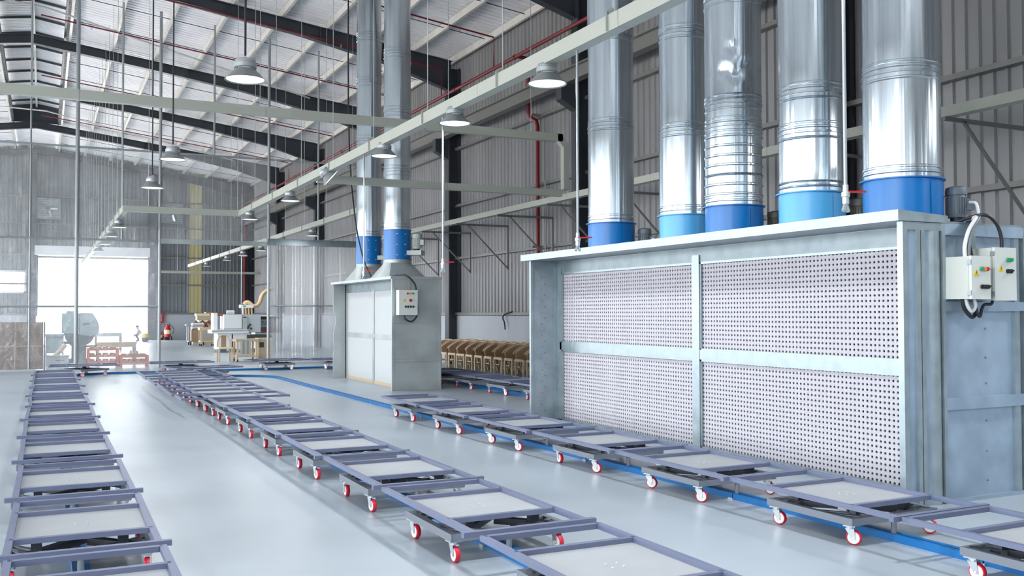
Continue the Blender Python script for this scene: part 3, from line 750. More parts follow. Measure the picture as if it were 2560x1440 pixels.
def stack2(label, x, y, rings, seed):
    r = 0.295; zb, zf = 2.76, 3.42
    t = thing('exhaust_stack', label, 'exhaust duct', (x, y, SZ), 0, 'exhaust stacks of the small booth')
    # square-to-round transition
    n = 32; vs = []
    for i in range(n):
        a = 2*math.pi*i/n; c, s = math.cos(a), math.sin(a); q = max(abs(c), abs(s))
        vs.append((0.42*c/q, 0.70*s/q, 0.0))
    vs += [((r+0.01)*math.cos(2*math.pi*i/n), (r+0.01)*math.sin(2*math.pi*i/n), zb-SZ-0.07) for i in range(n)]
    vs += [((r+0.01)*math.cos(2*math.pi*i/n), (r+0.01)*math.sin(2*math.pi*i/n), zb-SZ) for i in range(n)]
    MB().add(vs, [(j*n+i, j*n+(i+1) % n, (j+1)*n+(i+1) % n, (j+1)*n+i) for j in range(2) for i in range(n)]).build('transition_hood', 'galv_old', t, 35)
    MB().lathe([(r+0.005, zb-SZ), (r+0.005, zf-SZ)], 40).build('fan_housing', 'fan_blue', t, 40)
    for z in (zb-SZ, zf-SZ-0.012): MB().lathe([(r, z), (r+0.03, z), (r+0.03, z+0.012), (r, z+0.012)], 40).build('flange', 'fan_blue', t, 40)
    for a in (-110, -75):
        for z in (0.1, 0.33, 0.56):
            c, s = math.cos(R(a)), math.sin(R(a))
            MB().cyl(((r)*c, (r)*s, zb-SZ+z), ((r+0.02)*c, (r+0.02)*s, zb-SZ+z), 0.012, 8).build('bolt', 'bolt', t)
    a = R(-38); c, s = math.cos(a), math.sin(a)
    motor(t, ((r+0.16)*c, (r+0.16)*s, zb-SZ+0.38), a, 'motor_light', 1.15)
    MB().bar(((r-0.05)*c, (r-0.05)*s, zb-SZ+0.15), ((r+0.30)*c, (r+0.30)*s, zb-SZ+0.15), 0.28, 0.10).build('belt_guard', 'motor_light', t)
    secs = [zf]+rings+[10.6]
    for i in range(len(secs)-1):
        o = duct_section(t, r-0.004*(i % 2), secs[i], secs[i+1], [secs[i]+0.06, secs[i]+0.12, secs[i+1]-0.08], n=40, seed=seed+i); o.location = (0, 0, -SZ)
        if i: MB().lathe([(r, secs[i]-SZ-0.012), (r+0.012, secs[i]-SZ-0.008), (r+0.012, secs[i]-SZ+0.008), (r, secs[i]-SZ+0.012)], 40).build('seam_ring', 'duct_ring', t, 40)
stack2('left exhaust duct with blue fan on the small booth', 7.0, 22.05, [5.7, 7.1, 8.2], 31)
stack2('right exhaust duct with blue fan on the small booth', 7.0, 20.0, [4.7, 6.0, 7.3], 41)
cb = thing('control_box', 'pale control box on the end of the small booth', 'control box', (6.46, SY0-0.02, 1.55))
o = MB().box(0, 0.40, -0.20, 0, 0, 0.51).build('enclosure', 'box', cb)
for i, c in enumerate(('red_btn', 'amber', 'green_btn')):
    MB().cyl((0.18+0.06*i, -0.2, 0.44), (0.18+0.06*i, -0.225, 0.44), 0.02, 12).build('indicator_lamp', c, cb, 40)
MB().cyl((0.24, -0.2, 0.30), (0.24, -0.24, 0.30), 0.028, 12).build('stop_button', 'red_btn', cb, 40)
warn(cb, 0.12, -0.2, 0.30, 0.07)
for i in range(4): MB().bar((0.13+0.055*i, -0.215, 0.155), (0.145+0.055*i, -0.215, 0.19), 0.02, 0.03).build('selector_switch', 'black', cb)
cable('black cable curving from the small booth roof to its control box', [(6.5, 18.9, 2.36), (6.62, 18.45, 2.37), (6.80, 18.38, 2.20), (6.84, 18.38, 2.02), (6.875, 18.42, 1.80), (6.87, 18.40, 1.55), (6.75, 18.38, 1.42), (6.62, 18.38, 1.46), (6.58, 18.40, 1.56)], 0.018)
cable('black cable hanging from the roof down to the small booth', [(6.35, 21.6, 10.2), (6.35, 21.55, 6.0), (6.42, 21.35, 4.0), (6.55, 21.1, 2.9), (6.72, 20.9, 2.36)], 0.018)

# ------------------------------------------------------------------ overhead cable trunking
def trunk_run(label, a, b, rods=(), w_=0.13, h=0.15, rodz=None, joint=3.0, name='cable_trunking'):
    a, b = Vector(a), Vector(b)
    t = thing(name, label, 'cable trunking', tuple(a), 0, 'overhead cable trunking')
    d = b-a; L = d.length; u = d.normalized()
    n = max(1, round(L/joint))
    for i in range(n):
        p, q = d*(i/n), d*((i+1)/n)-u*0.006
        MB().bar(p, q, w_, h).build('trunking_section', 'trunk', t)
    for s in rods:
        p = u*s; P = a+p
        top = ztop(P.x)-0.02
        r = MB().cyl((p.x, p.y, h/2+0.03), (p.x, p.y, top-a.z), 0.006, 6).build('hanger_rod', 'zinc', t)
        side = Vector((-u.y, u.x, 0))*(w_/2+0.012)
        MB().bar(p+side+Vector((0, 0, -h/2)), p+side+Vector((0, 0, h/2+0.02)), 0.03, 0.006, (u.x, u.y, 0)).bar(p+side+Vector((0, 0, h/2+0.02)), p+Vector((0, 0, h/2+0.06)), 0.03, 0.006, (u.x, u.y, 0)).build('hanger_strap', 'trunk', t)
    return t
ZB = 4.20
trunk_run('main lamp trunking running lengthwise between the two booths and the rows', (4.6, 1.0, ZB), (4.6, 25.4, ZB), [1.6+2.33*i for i in range(11)])
trunk_run('short cross trunking closing the far end of the lamp trunking', (1.74, 25.46, ZB), (4.66, 25.46, ZB), [0.6])
trunk_run('lamp trunking continuing toward the bright far door', (1.8, 25.54, ZB), (1.8, 56.0, ZB), [1.0+2.0*i for i in range(15)])
trunk_run('upper cross trunking passing in front of the roof', (-9.0, 18.0, 5.37), (10.05, 18.0, 5.37), [1.2+1.9*i for i in range(10)], 0.14, 0.17)
trunk_run('lower cross trunking from the main lamp trunking to the wall', (4.68, 18.0, 4.17), (10.03, 18.0, 4.17), [], 0.13, 0.14)
MBt = thing('cable_trunking', 'vertical trunking drop joining upper and lower cross trunking', 'cable trunking', (10.12, 18.0, 4.25), 0, 'overhead cable trunking')
MB().prism([(-0.06, 0.0), (0.07, 0.0), (0.07, 0.98), (-0.08, 1.2), (-0.2, 1.2), (-0.2, 1.06), (-0.06, 0.92)], 1, -0.07, 0.07).build('trunking_section', 'trunk', MBt)
wt = trunk_run('wall-side trunking on triangular brackets above the big booth', (10.1, 2.0, 4.08), (10.1, 33.5, 4.08), [], 0.16, 0.13)
for y in [3.0+2.6*i for i in range(12)]:
    MB().bar((-0.1, y-2.0, -0.09), (1.48, y-2.0, -0.09), 0.04, 0.05).bar((0.25, y-2.0, -0.1), (1.45, y-2.0, -1.25), 0.04, 0.03).bar((1.46, y-2.0, -1.3), (1.46, y-2.0, -0.09), 0.04, 0.04).build('wall_bracket', 'girt', wt)
trunk_run('lamp trunking running beyond the small booth', (7.3, 23.4, ZB+0.05), (7.3, 56.0, ZB+0.05), [1.0+2.6*i for i in range(12)])
trunk_run('cross trunking along the far gable wall', (6.0, 58.6, 4.0), (11.61, 58.6, 4.0), [1.0, 4.0], 0.12, 0.14)

# ------------------------------------------------------------------ high-bay lamps
me_l1 = MB().lathe([(0.055, 0.245), (0.10, 0.245), (0.10, 0.275), (0.085, 0.30), (0.03, 0.305)], 28).mesh('driver_cap', 'lamp_alu', 40)
_m = MB().lathe([(0.085, 0.165), (0.10, 0.165), (0.112, 0.175), (0.112, 0.235), (0.10, 0.245), (0.085, 0.245)], 28)
for i in range(24):
    a = 2*math.pi*i/24
    _m.bar((0.098*math.cos(a), 0.098*math.sin(a), 0.15), (0.098*math.cos(a), 0.098*math.sin(a), 0.168), 0.006, 0.02, (math.cos(a), math.sin(a), 0))
me_l2 = _m.mesh('heat_sink', 'lamp_alu', 40)
me_l3 = MB().lathe([(0.085, 0.152), (0.10, 0.15), (0.195, 0.012), (0.205, 0.0), (0.200, 0.0), (0.188, 0.014), (0.094, 0.146), (0.08, 0.148)], 36, caps=False).mesh('reflector', 'lamp_cone', 40)
me_l4 = MB().lathe([(0.0005, 0.018), (0.10, 0.014), (0.186, 0.012)], 36, caps=False).mesh('lens', 'lens', 60)
me_l5 = MB().tube([(0, 0, 0.30), (0, 0, 0.325), (0.012, 0, 0.34), (0, 0, 0.355), (-0.012, 0, 0.34), (0, 0, 0.326)], 0.004, 6).mesh('hook', 'zinc')
NL = [0]
def lamp(label, x, y, z, cord=None, tilt=(0, 0, 0), light=True, group='high-bay lamps'):
    t = thing('high_bay_lamp', label, 'lamp', (x, y, z), 0, group, tilt)
    t.scale = (1, 1, 0.70)
    put('driver_cap', me_l1, t); put('heat_sink', me_l2, t); put('reflector', me_l3, t); put('lens', me_l4, t); put('hook', me_l5, t)
    if cord:
        MB().cyl((0, 0, 0.35), (0, 0, (cord-z)/0.7), 0.011, 8).build('cord', 'cable', t)
    if light:
        l = area('lamp_light', (x, y, z-0.01), 0.36, LAMP_W, col=(0.94, 0.97, 1.0))
        l.parent = t; l.location = (0, 0, -0.004)
    return t
for i, y in enumerate((8.54, 10.98, 13.74)):
    lamp('grey high-bay lamp under the main trunking, %s from the camera' % ORD[i], 4.6, y, 3.93+0.03*(i > 0), group='lamps under the main trunking')
lamp('grey lamp knocked sideways under the main trunking', 4.62, 16.75, 4.02, None, (R(-10), R(-48), 0), False)
for i, y in enumerate((19.85, 24.2)):
    lamp('grey high-bay lamp under the main trunking, %s from the far end' % ORD[1-i], 4.6, y, 3.93, group='lamps under the main trunking')
for i, (y, z) in enumerate(((9.69, 3.93), (15.64, 3.99), (18.78, 3.92))):
    lamp('pendant high-bay lamp on a long black cord, %s from the camera' % ORD[i], 1.79, y, z, ztop(1.8)-0.05, group='lamps on long cords')
for i, y in enumerate((27.6, 31.0, 34.6, 38.4)):
    lamp('high-bay lamp seen through clear film, %s along the far trunking' % ORD[i], 1.8, y, 3.90, group='lamps behind the film')
for i, y in enumerate((28.6, 32.6, 36.2, 39.8, 43.6, 49.5)):
    lamp('high-bay lamp beyond the small booth, %s from the camera' % ORD[i], 7.3, y, 3.93, group='lamps beyond the small booth')

# ------------------------------------------------------------------ air drop pipes, sprinkler pipes
def air_drop(label, y, zbot):
    t = thing('air_drop_pipe', label, 'pipe', (4.6, y, zbot), 0, 'compressed air drops')
    MB().cyl((0, 0, 0.16), (0, 0, ZB-0.07-zbot), 0.012, 10).build('pipe', 'pipe', t, 40)
    MB().lathe([(0.012, 0.04), (0.022, 0.05), (0.022, 0.09), (0.028, 0.095), (0.028, 0.12), (0.018, 0.13), (0.018, 0.17)], 10).build('valve', 'zinc', t, 40)
    MB().bar((0.01, -0.01, 0.125), (0.14, -0.03, 0.13), 0.022, 0.012).build('lever', 'red', t)
    MB().cyl((0, 0, 0.05), (-0.03, -0.01, 0.0), 0.014, 8).cyl((0, 0, 0.05), (0.03, 0.01, 0.0), 0.014, 8).build('outlet', 'zinc', t)
for i, (y, z) in enumerate(((4.52, 2.24), (7.93, 2.19), (11.38, 2.12), (14.75, 2.14))):
    air_drop('thin air pipe with red valve lever hanging from trunking, %s from the camera' % ORD[i], y, z)
t = thing('sprinkler_pipe', 'dark red sprinkler main running high along the side wall', 'pipe', (11.05, 0, 8.30))
MB().tube([(0, -10, 0), (0, 60, 0)], 0.05, 10).build('main_pipe', 'pipe_red', t, 40)
for y in [i*4.05-2 for i in range(15)]:
    MB().lathe([(0.065, -0.05), (0.065, 0.05)], 10).build('coupling', 'pipe_red', t, 40, (0, y, 0), (R(90), 0, 0))
for y in (15.6, 23.6, 27.45, 31.8, 39.9, 48.0):
    MB().tube([(0, y, 0.03), (0, y, ztop(11.05)-8.30-0.42), (-11.2, y, ztop(-0.15)-8.30-0.42)], 0.022, 8).build('branch_pipe', 'pipe_red', t, 40)
    for k in range(5):
        x = -1.0-2.2*k
        MB().cyl((x, y, ztop(11.05+x)-8.30-0.42), (x, y, ztop(11.05+x)-8.30-0.52), 0.014, 6).build('sprinkler_head', 'zinc', t)
t = thing('sprinkler_riser', 'dark red riser pipe with a jog on the side wall', 'pipe', (11.40, 22.2, 0))
MB().tube([(0, 0, 8.28), (0, 0, 6.85), (0.02, -0.04, 6.72), (0.12, -0.20, 6.60), (0.14, -0.24, 6.46), (0.14, -0.24, 0.0)], 0.055, 10).build('riser', 'pipe_red', t, 50)
MB().tube([(0, 0, 8.28), (-0.32, -0.0, 8.30)], 0.05, 8).build('elbow', 'pipe_red', t, 40)
for z in (3.3, 6.75): MB().box(-0.05, 0.20, -0.30, -0.18, z-0.02, z+0.02).build('pipe_clip', 'girt', t)
t = thing('sprinkler_riser', 'dark red riser pipe in the far corner of the hall', 'pipe', (11.15, 60.2, 0))
MB().tube([(0, 0, 0), (0, 0, 8.3)], 0.09, 10).build('riser', 'pipe_red', t, 40)
t = thing('water_pipe', 'slim grey pipe with tap running down the white plinth', 'pipe', (11.55, 21.55, 0))
MB().tube([(0, 0, 5.0), (0, 0, 0.96), (-0.02, 0, 0.93), (-0.25, 0, 0.93)], 0.02, 8).build('pipe', 'pipe', t, 40)
MB().cyl((-0.2, 0, 0.93), (-0.2, 0, 1.04), 0.015, 8).cyl((-0.25, 0, 0.93), (-0.34, 0, 0.97), 0.02, 8).cyl((-0.25, 0, 0.93), (-0.34, 0, 0.88), 0.02, 8).build('tap', 'black', t)
cable('short black cable dangling over the white plinth wall', [(11.60, 23.6, 1.62), (11.58, 24.0, 1.56), (11.57, 24.15, 1.45), (11.57, 24.05, 1.32), (11.57, 24.0, 1.12)], 0.02)

# ------------------------------------------------------------------ clear film partition
FY = 29.8
ft = thing('film_partition', 'clear plastic film wall on a thin pipe frame', 'partition', (3.0, FY, 0))
def fp(mb, n, m, sm=None): return mb.build(n, m, ft, sm, (-3.0, -FY, 0))
for x in (-3.2, -0.36, 0.83, 3.06, 6.24):
    r = 0.045 if x in (3.06, 6.24) else (0.055 if x == 0.83 else 0.025)
    fp(MB().cyl((x, FY, 0), (x, FY, ztop(x)-0.05), r, 10), 'post', 'pipe', 40)
for x, z0 in ((2.02, 3.7), (4.6, 6.4), (7.8, 3.85)):
    fp(MB().cyl((x, FY+0.02, z0), (x, FY+0.02, ztop(x)-0.05), 0.03, 8), 'hanger_pipe', 'pipe', 40)
for z, x0, x1 in ((6.36, -8.0, 10.5), (3.72, -8.0, 6.24), (1.80, -8.0, 3.06)):
    fp(MB().cyl((x0, FY, z), (x1, FY, z), 0.03, 8), 'cross_pipe', 'pipe', 40)
fp(MB().box(6.2, 10.5, FY-0.06, FY+0.06, 3.70, 3.90), 'curtain_header', 'galv_dark')
fp(MB().box(3.06, 6.24, FY-0.03, FY+0.03, 3.66, 3.80), 'curtain_header', 'galv_old')
def film(x0, x1, z0, z1, nm, seed, nx=36):
    rnd = random.Random(seed); nz = max(4, int((z1-z0)/(x1-x0)*nx)); m = MB()
    ph = [(rnd.uniform(2, 7), rnd.uniform(1, 5), rnd.uniform(0, 6)) for _ in range(6)]
    for j in range(nz+1):
        for i in range(nx+1):
            x = x0+(x1-x0)*i/nx; z = z0+(z1-z0)*j/nz
            e = min(1, 4*min(i/nx, 1-i/nx, j/nz, 1-j/nz)+0.1)
            dy = sum(0.008*math.sin(a*x+b*z+c) for a, b, c in ph)+rnd.uniform(-0.006, 0.006)
            m.v.append((x, FY+dy*e, z))
    m.f += [(j*(nx+1)+i, j*(nx+1)+i+1, (j+1)*(nx+1)+i+1, (j+1)*(nx+1)+i) for j in range(nz) for i in range(nx)]
    o = m.build(nm, 'film' if x1 < 3.5 and z1 < 4 else 'film_less_haze', ft, None, (-3.0, -FY, 0)); o.data.shade_smooth(); return o
k = 0
for x0, x1 in ((-3.2, -0.36), (-0.36, 0.83), (0.83, 3.06)):
    for z0, z1 in ((0.04, 1.80), (1.80, 3.72), (3.72, 6.36)):
        film(x0, x1, z0, z1, 'film_sheet', 50+k); k += 1
film(3.06, 6.24, 3.80, 6.36, 'film_sheet', 70)
fp(MB().box(-3.2, -0.2, FY-0.08, FY-0.03, 0.0, 0.05), 'bottom_batten', 'galv_old')
ct = thing('strip_curtain', 'hanging clear plastic strip curtain left of the small booth', 'curtain', (6.3, FY, 0))
m = MB(); nW = 8
for j in (0, 1):
    for i in range(nW+1):
        m.v.append((0.115*i/nW, -0.012*math.sin(math.pi*i/nW), 0.06 if j == 0 else 3.72))
m.f += [(i, i+1, nW+2+i, nW+1+i) for i in range(nW)]
me_strip = m.mesh('strip', 'curtain', 60)
for i in range(36):
    put('strip', me_strip, ct, (0.095*i, 0.02*(i % 2), 0), (0, 0, R(random.uniform(-14, 14))))
MB().cyl((0, -0.04, 1.82), (2.4, -0.04, 1.82), 0.02, 8).build('crossbar', 'galv_dark', ct)

# ------------------------------------------------------------------ chairs by the wall
def chair_meshes():
    # local: faces -Y ... front at y=-0.26 ; width along X
    d = {}
    d['leg_f'] = MB().box(-0.022, 0.022, -0.022, 0.022, 0, 0.42).mesh('leg', 'wood_light')
    d['leg_b'] = MB().bar((0, 0.10, 0.0), (0, 0, 0.43), 0.04, 0.045, (0, 1, 0)).mesh('leg', 'wood_light')
    d['apron'] = MB().box(-0.26, 0.26, -0.275, -0.25, 0.37, 0.43).box(-0.27, -0.245, -0.26, 0.22, 0.37, 0.43).box(0.245, 0.27, -0.26, 0.22, 0.37, 0.43).mesh('seat_frame', 'wood_light')
    d['seat'] = MB().box(-0.245, 0.245, -0.25, 0.20, 0.405, 0.425).mesh('seat', 'ply')
    n = 22; vs = []; prof = []
    for i in range(n+1):
        t = i/n; a = math.pi*(1.0-t)        # left to right round the back
        # U shape
        if t < 0.28: x, y = -0.285, -0.24+0.30*(t/0.28)
        elif t > 0.72: x, y = 0.285, -0.24+0.30*((1-t)/0.28)
        else:
            q = (t-0.28)/0.44*math.pi; x, y = -0.285*math.cos(q), 0.06+0.24*math.sin(q)
        h = 0.60+0.17*min(1, max(0, (min(t, 1-t)-0.04)/0.30))
        if min(t, 1-t) < 0.04: h = 0.54
        prof.append((x, y, h))
    for k_, (s, z) in enumerate(((1.0, 0), (1.06, 1), (0.95, 1), (0.91, 0))):
        for x, y, h in prof: vs.append((x*s*(1 if z else 0.93), y*s*(1 if z else 0.93)+(0.04 if z and y > 0 else 0), h if z else 0.37))
    m_ = n+1
    fs = [(j*m_+i, j*m_+i+1, ((j+1) % 4)*m_+i+1, ((j+1) % 4)*m_+i) for j in range(4) for i in range(n)]
    fs += [(0, m_, 2*m_, 3*m_), (n, m_+n, 2*m_+n, 3*m_+n)]
    d['shell'] = MB().add(vs, fs).mesh('shell', 'ply', 40)
    d['rim'] = MB().tube([(x*1.0, y+0.02*(y > 0), h+0.008) for x, y, h in prof], 0.020, 6).mesh('arm_rim', 'wood_light', 50)
    d['str'] = MB().box(-0.24, 0.24, -0.012, 0.012, 0.20, 0.225).mesh('stretcher', 'wood_light')
    d['strs'] = MB().box(-0.012, 0.012, -0.24, 0.26, 0.17, 0.195).mesh('stretcher', 'wood_light')
    return d
CH = chair_meshes()
def chair(label, x, y, rz, group=None):
    t = thing('barrel_chair', label, 'chair', (x, y, 0), rz, group); t.scale = (0.97, 0.90, 1.0)
    for sx in (-1, 1):
        put('leg', CH['leg_f'], t, (sx*0.245, -0.25, 0)); put('leg', CH['leg_b'], t, (sx*0.20, 0.20, 0)); put('stretcher', CH['strs'], t, (sx*0.235, 0, 0))
    put('seat_frame', CH['apron'], t); put('seat', CH['seat'], t); put('shell', CH['shell'], t); put('arm_rim', CH['rim'], t)
    put('stretcher', CH['str'], t, (0, 0.0, 0))
    return t
ys = [20.6+0.625*i for i in range(11)]
for i, y in enumerate(ys):
    chair('unfinished wooden barrel chair in the front row by the wall, %s from the camera' % ORD[i], 10.86, y, R(-90+random.uniform(-3, 3)), 'front row of wooden chairs')
for i, y in enumerate(v for v in ys if abs(v+0.05-21.96) > 0.33):
    chair('unfinished wooden barrel chair tucked in the rear row at the wall, %s from the camera' % ORD[i], 11.38, y+0.05, R(-90+random.uniform(-3, 3)), 'rear row of wooden chairs')

# ------------------------------------------------------------------ workshop beyond the film
def T(name, label, cat, loc, rz=0, group=None): return thing(name, label, cat, loc, rz, group)
# exhaust fans in the gable
for x0, lab in ((-0.42, 'square exhaust fan high in the gable left of the door centre'), (6.30, 'square exhaust fan high in the gable right of the door')):
    t = T('exhaust_fan', lab, 'fan', (x0, YF-0.1, 7.02), 0, 'gable exhaust fans')
    fm = MB()
    for a in ((0, 1.24, 0, 0.06), (0, 1.24, 1.12, 1.18), (0, 0.06, 0, 1.18), (1.18, 1.24, 0, 1.18)): fm.box(a[0], a[1], -0.32, 0, a[2], a[3])
    fm.build('housing', 'galv', t)
    MB().box(0.06, 1.18, -0.04, -0.02, 0.06, 1.12).build('shutter_back', 'galv_dark', t)
    for i in range(8): MB().box(0.06, 1.18, -0.09, -0.06, 0.10+0.13*i, 0.20+0.13*i).build('louvre', 'galv_old', t)
    for i in range(5):
        a = 2*math.pi*i/5
        MB().bar((0.62, -0.2, 0.59), (0.62+0.48*math.cos(a), -0.2, 0.59+0.48*math.sin(a)), 0.03, 0.16, (math.sin(a)*0.7, 0.7, -math.cos(a)*0.7)).build('blade', 'zinc', t)
    MB().cyl((0.62, -0.28, 0.59), (0.62, -0.14, 0.59), 0.09, 14).build('hub', 'motor', t, 40)
# fire cabinet and extinguishers
t = T('fire_cabinet', 'red fire hose cabinet on the white wall', 'fire cabinet', (6.05, YF-0.06, 1.02))
MB().box(0, 0.42, -0.2, 0, 0, 0.6).build('case', 'red', t)
MB().box(0.06, 0.32, -0.206, -0.2, 0.10, 0.5).build('window', 'machine_grey', t)
def extinguisher(label, x, y, h, r, wheeled):
    t = T('fire_extinguisher', label, 'fire extinguisher', (x, y, 0))
    z0 = 0.16 if wheeled else 0.0
    MB().lathe([(r*0.7, z0), (r, z0+0.04), (r, z0+h*0.62), (r*0.75, z0+h*0.76), (r*0.3, z0+h*0.84), (r*0.3, z0+h*0.90)], 20).build('cylinder', 'red', t, 40)
    MB().lathe([(r*1.01, z0+h*0.25), (r*1.01, z0+h*0.55)], 20, caps=False).build('label_band', 'gauge', t, 40)
    MB().box(-r*0.3, r*0.3, -0.03, 0.03, z0+h*0.88, z0+h*0.95).build('valve_head', 'black', t)
    MB().tube(smoothpts([(r*0.3, 0, z0+h*0.9), (r*1.3, -0.05, z0+h*0.8), (r*1.9, -0.05, z0+h*0.5), (r*1.4, -0.05, z0+h*0.25)]), 0.018, 6).build('hose', 'black', t, 60)
    if wheeled:
        MB().tube([(-r*0.7, 0.1, 0.2), (-r*0.7, 0.12, h+0.2), (r*0.7, 0.12, h+0.2), (r*0.7, 0.1, 0.2)], 0.015, 6).build('handle_frame', 'black', t)
        for s in (-1, 1): MB().cyl((s*(r+0.03), 0.12, 0.11), (s*(r+0.07), 0.12, 0.11), 0.11, 16).build('wheel', 'black', t, 40)
        MB().box(-r*0.6, r*0.6, -0.05, 0.12, 0.0, 0.17).build('foot', 'black', t)
extinguisher('large wheeled red fire extinguisher by the white wall', 6.62, 59.9, 0.82, 0.19, True)
extinguisher('small red fire extinguisher left of the wheeled one', 6.24, 60.1, 0.55, 0.11, False)
# brown box cart
t = T('hand_cart', 'push cart carrying a brown box and rolls', 'cart', (6.85, 50.2, 0))
MB().box(-0.32, 0.45, -0.3, 0.4, 0.16, 0.22).build('platform', 'galv_dark', t)
for x in (-0.26, 0.38):
    for y in (-0.24, 0.34): MB().cyl((x-0.03, y, 0.08), (x+0.03, y, 0.08), 0.08, 14).build('wheel', 'black', t, 40)
MB().tube([(-0.34, -0.26, 0.2), (-0.34, -0.26, 0.92), (-0.42, -0.26, 1.0)], 0.03, 8).build('handle_post', 'lamp_alu', t, 40)
MB().tube([(-0.34, 0.34, 0.2), (-0.34, 0.34, 0.92), (-0.42, 0.34, 1.0), (-0.42, -0.26, 1.0)], 0.03, 8).build('handle_post', 'lamp_alu', t, 40)
tag(MB().box(6.66, 7.12, 49.95, 50.5, 0.22, 0.78).build('plywood_box', 'ply'), 'brown plywood box standing on the push cart', 'box')
for i, (x, z, l) in enumerate(((6.66, 0.86, 'lower'), (6.68, 1.03, 'upper'))):
    tag(MB().cyl((x, 50.0, z), (x+0.55, 50.35, z), 0.08, 16).build('material_roll', 'machine', None, 40), '%s of two white rolls lying on the brown box' % l, 'roll')
# second cart with cloth
t = T('wooden_cart', 'pale wooden cart with grey cloth draped over it', 'cart', (7.12, 48.2, 0))
for x in (-0.28, 0.28):
    for y in (-0.25, 0.25):
        MB().box(x-0.035, x+0.035, y-0.035, y+0.035, 0.1, 0.8).build('leg', 'wood_light', t)
        MB().cyl((x-0.025, y, 0.05), (x+0.025, y, 0.05), 0.05, 12).build('wheel', 'black', t, 40)
MB().box(-0.36, 0.36, -0.32, 0.32, 0.78, 0.9).build('tabletop', 'wood_light', t)
MB().box(-0.33, 0.33, -0.3, 0.3, 0.2, 0.27).build('shelf', 'wood_light', t)
MB().prism([(-0.22, 0.36), (0.24, 0.33), (0.26, 0.55), (0.18, 0.75), (-0.12, 0.8), (-0.2, 0.6)], 1, -0.35, -0.31).build('cloth', 'cloth_grey', t)
# stacked furniture parts
t = T('furniture_stack', 'tall stack of cream and brown furniture parts', 'stack', (7.9, 54.0, 0))
for i, (w0, w1, z0, z1, m_) in enumerate(((-0.42, 0.52, 0.0, 0.95, 'carton'), (-0.38, 0.1, 0.95, 1.22, 'gauge'), (0.1, 0.52, 0.95, 1.22, 'ply'), (-0.45, 0.56, 1.22, 1.45, 'carton'), (-0.5, 0.2, 1.45, 1.58, 'gauge'), (0.0, 0.56, 1.45, 1.66, 'ply'))):
    MB().box(w0, w1, -0.35+0.01*i, 0.4, z0, z1).build('part_bundle', m_, t)
t = T('maroon_frames', 'curved maroon frames piled on top of the pale boards', 'frames', (7.2, 51.4, 0))
MB().box(-0.3, 0.5, -0.2, 0.2, 0, 0.85).build('support', 'carton', t)
for i in range(3):
    MB().tube([(-0.35+0.3*i, -0.2, 0.85), (-0.3+0.3*i, -0.2, 1.05), (-0.15+0.3*i, -0.2, 1.15+0.05*(i == 1)), (0.05+0.3*i, -0.2, 1.03), (0.12+0.3*i, -0.2, 0.85)], 0.05, 6).build('curved_rail', 'maroon', t, 60)
# edge-banding machine
t = T('edge_banding_machine', 'long white woodworking machine under a dust manifold', 'machine', (7.2, 40.4, 0))
MB().box(-0.85, 0.45, -0.4, 0.6, 0.12, 0.78).build('cabinet', 'machine', t)
MB().box(-0.30, -0.25, -0.405, -0.4, 0.14, 0.74).build('cabinet_gap', 'black', t)
MB().box(-1.1, 0.35, -0.55, 0.6, 0.78, 0.92).build('table', 'machine', t)
MB().box(-1.1, 0.35, -0.56, -0.55, 0.86, 0.885).build('guide_slot', 'motor', t)
MB().box(-0.62, 0.08, -0.5, 0.5, 0.98, 1.54).build('hood', 'machine', t)
MB().box(-0.62, 0.08, -0.45, 0.5, 0.92, 0.98).build('hood_base', 'machine_grey', t)
MB().box(-1.0, -0.85, -0.3, 0.4, 0.92, 1.6).build('end_cover', 'machine', t)
MB().box(-0.84, -0.64, -0.2, 0.4, 1.48, 1.54).build('red_trim', 'red', t)
MB().box(0.10, 0.86, -0.42, 0.5, 0.80, 1.54).build('end_hood', 'machine_grey', t)
MB().box(0.12, 0.30, -0.50, -0.42, 0.92, 1.40).build('head_unit', 'motor_light', t)
MB().cyl((0.21, -0.46, 1.36), (0.21, -0.40, 1.36), 0.09, 16).build('belt_cover', 'black', t, 40)
for i in range(4): MB().cyl((0.32+0.05*i, -0.47, 0.96+0.08*(i % 3)), (0.32+0.05*i, -0.40, 0.96+0.08*(i % 3)), 0.045, 10).build('roller', 'motor_dark', t, 40)
MB().box(0.30, 1.30, -0.5, 0.4, 0.50, 0.70).build('conveyor', 'motor_dark', t)
for x in (-0.65, -0.2, 0.6): MB().box(x-0.14, x+0.14, -0.42, -0.2, 0.0, 0.14).build('foot', 'motor', t)
MB().cyl((-0.45, -0.1, 1.62), (-0.15, -0.1, 1.62), 0.09, 14).build('dust_spigot', 'motor_light', t, 40)
t = T('dust_manifold', 'white dust manifold with short brown hoses above the machine', 'dust manifold', (7.55, 40.4, 1.54))
MB().box(-0.28, 0.24, -0.3, 0.1, 0.27, 0.40).build('manifold', 'machine', t)
MB().box(-0.18, -0.08, -0.306, -0.3, 0.31, 0.37).build('green_mark', 'green_btn', t)
for i in range(4): MB().tube([(-0.18+0.12*i, -0.2, 0.27), (-0.17+0.12*i, -0.2, 0.0)], 0.045, 8).build('drop_hose', 'hose' if i else 'machine', t, 40)
MB().cyl((-0.2, 0, 0.4), (-0.2, 0, 5.0), 0.012, 6).build('suspension_wire', 'zinc', t)
tag(MB().tube(smoothpts([(7.45, 40.3, 1.95), (7.5, 40.3, 2.02), (7.62, 40.3, 2.03), (7.80, 40.3, 1.90), (7.95, 40.3, 1.90), (8.08, 40.3, 2.05), (8.2, 40.4, 2.35), (8.45, 40.5, 2.55), (8.9, 40.8, 2.7)]), 0.085, 10).build('dust_hose', 'hose', None, 60), 'thick beige dust hose bending up from the manifold', 'hose')
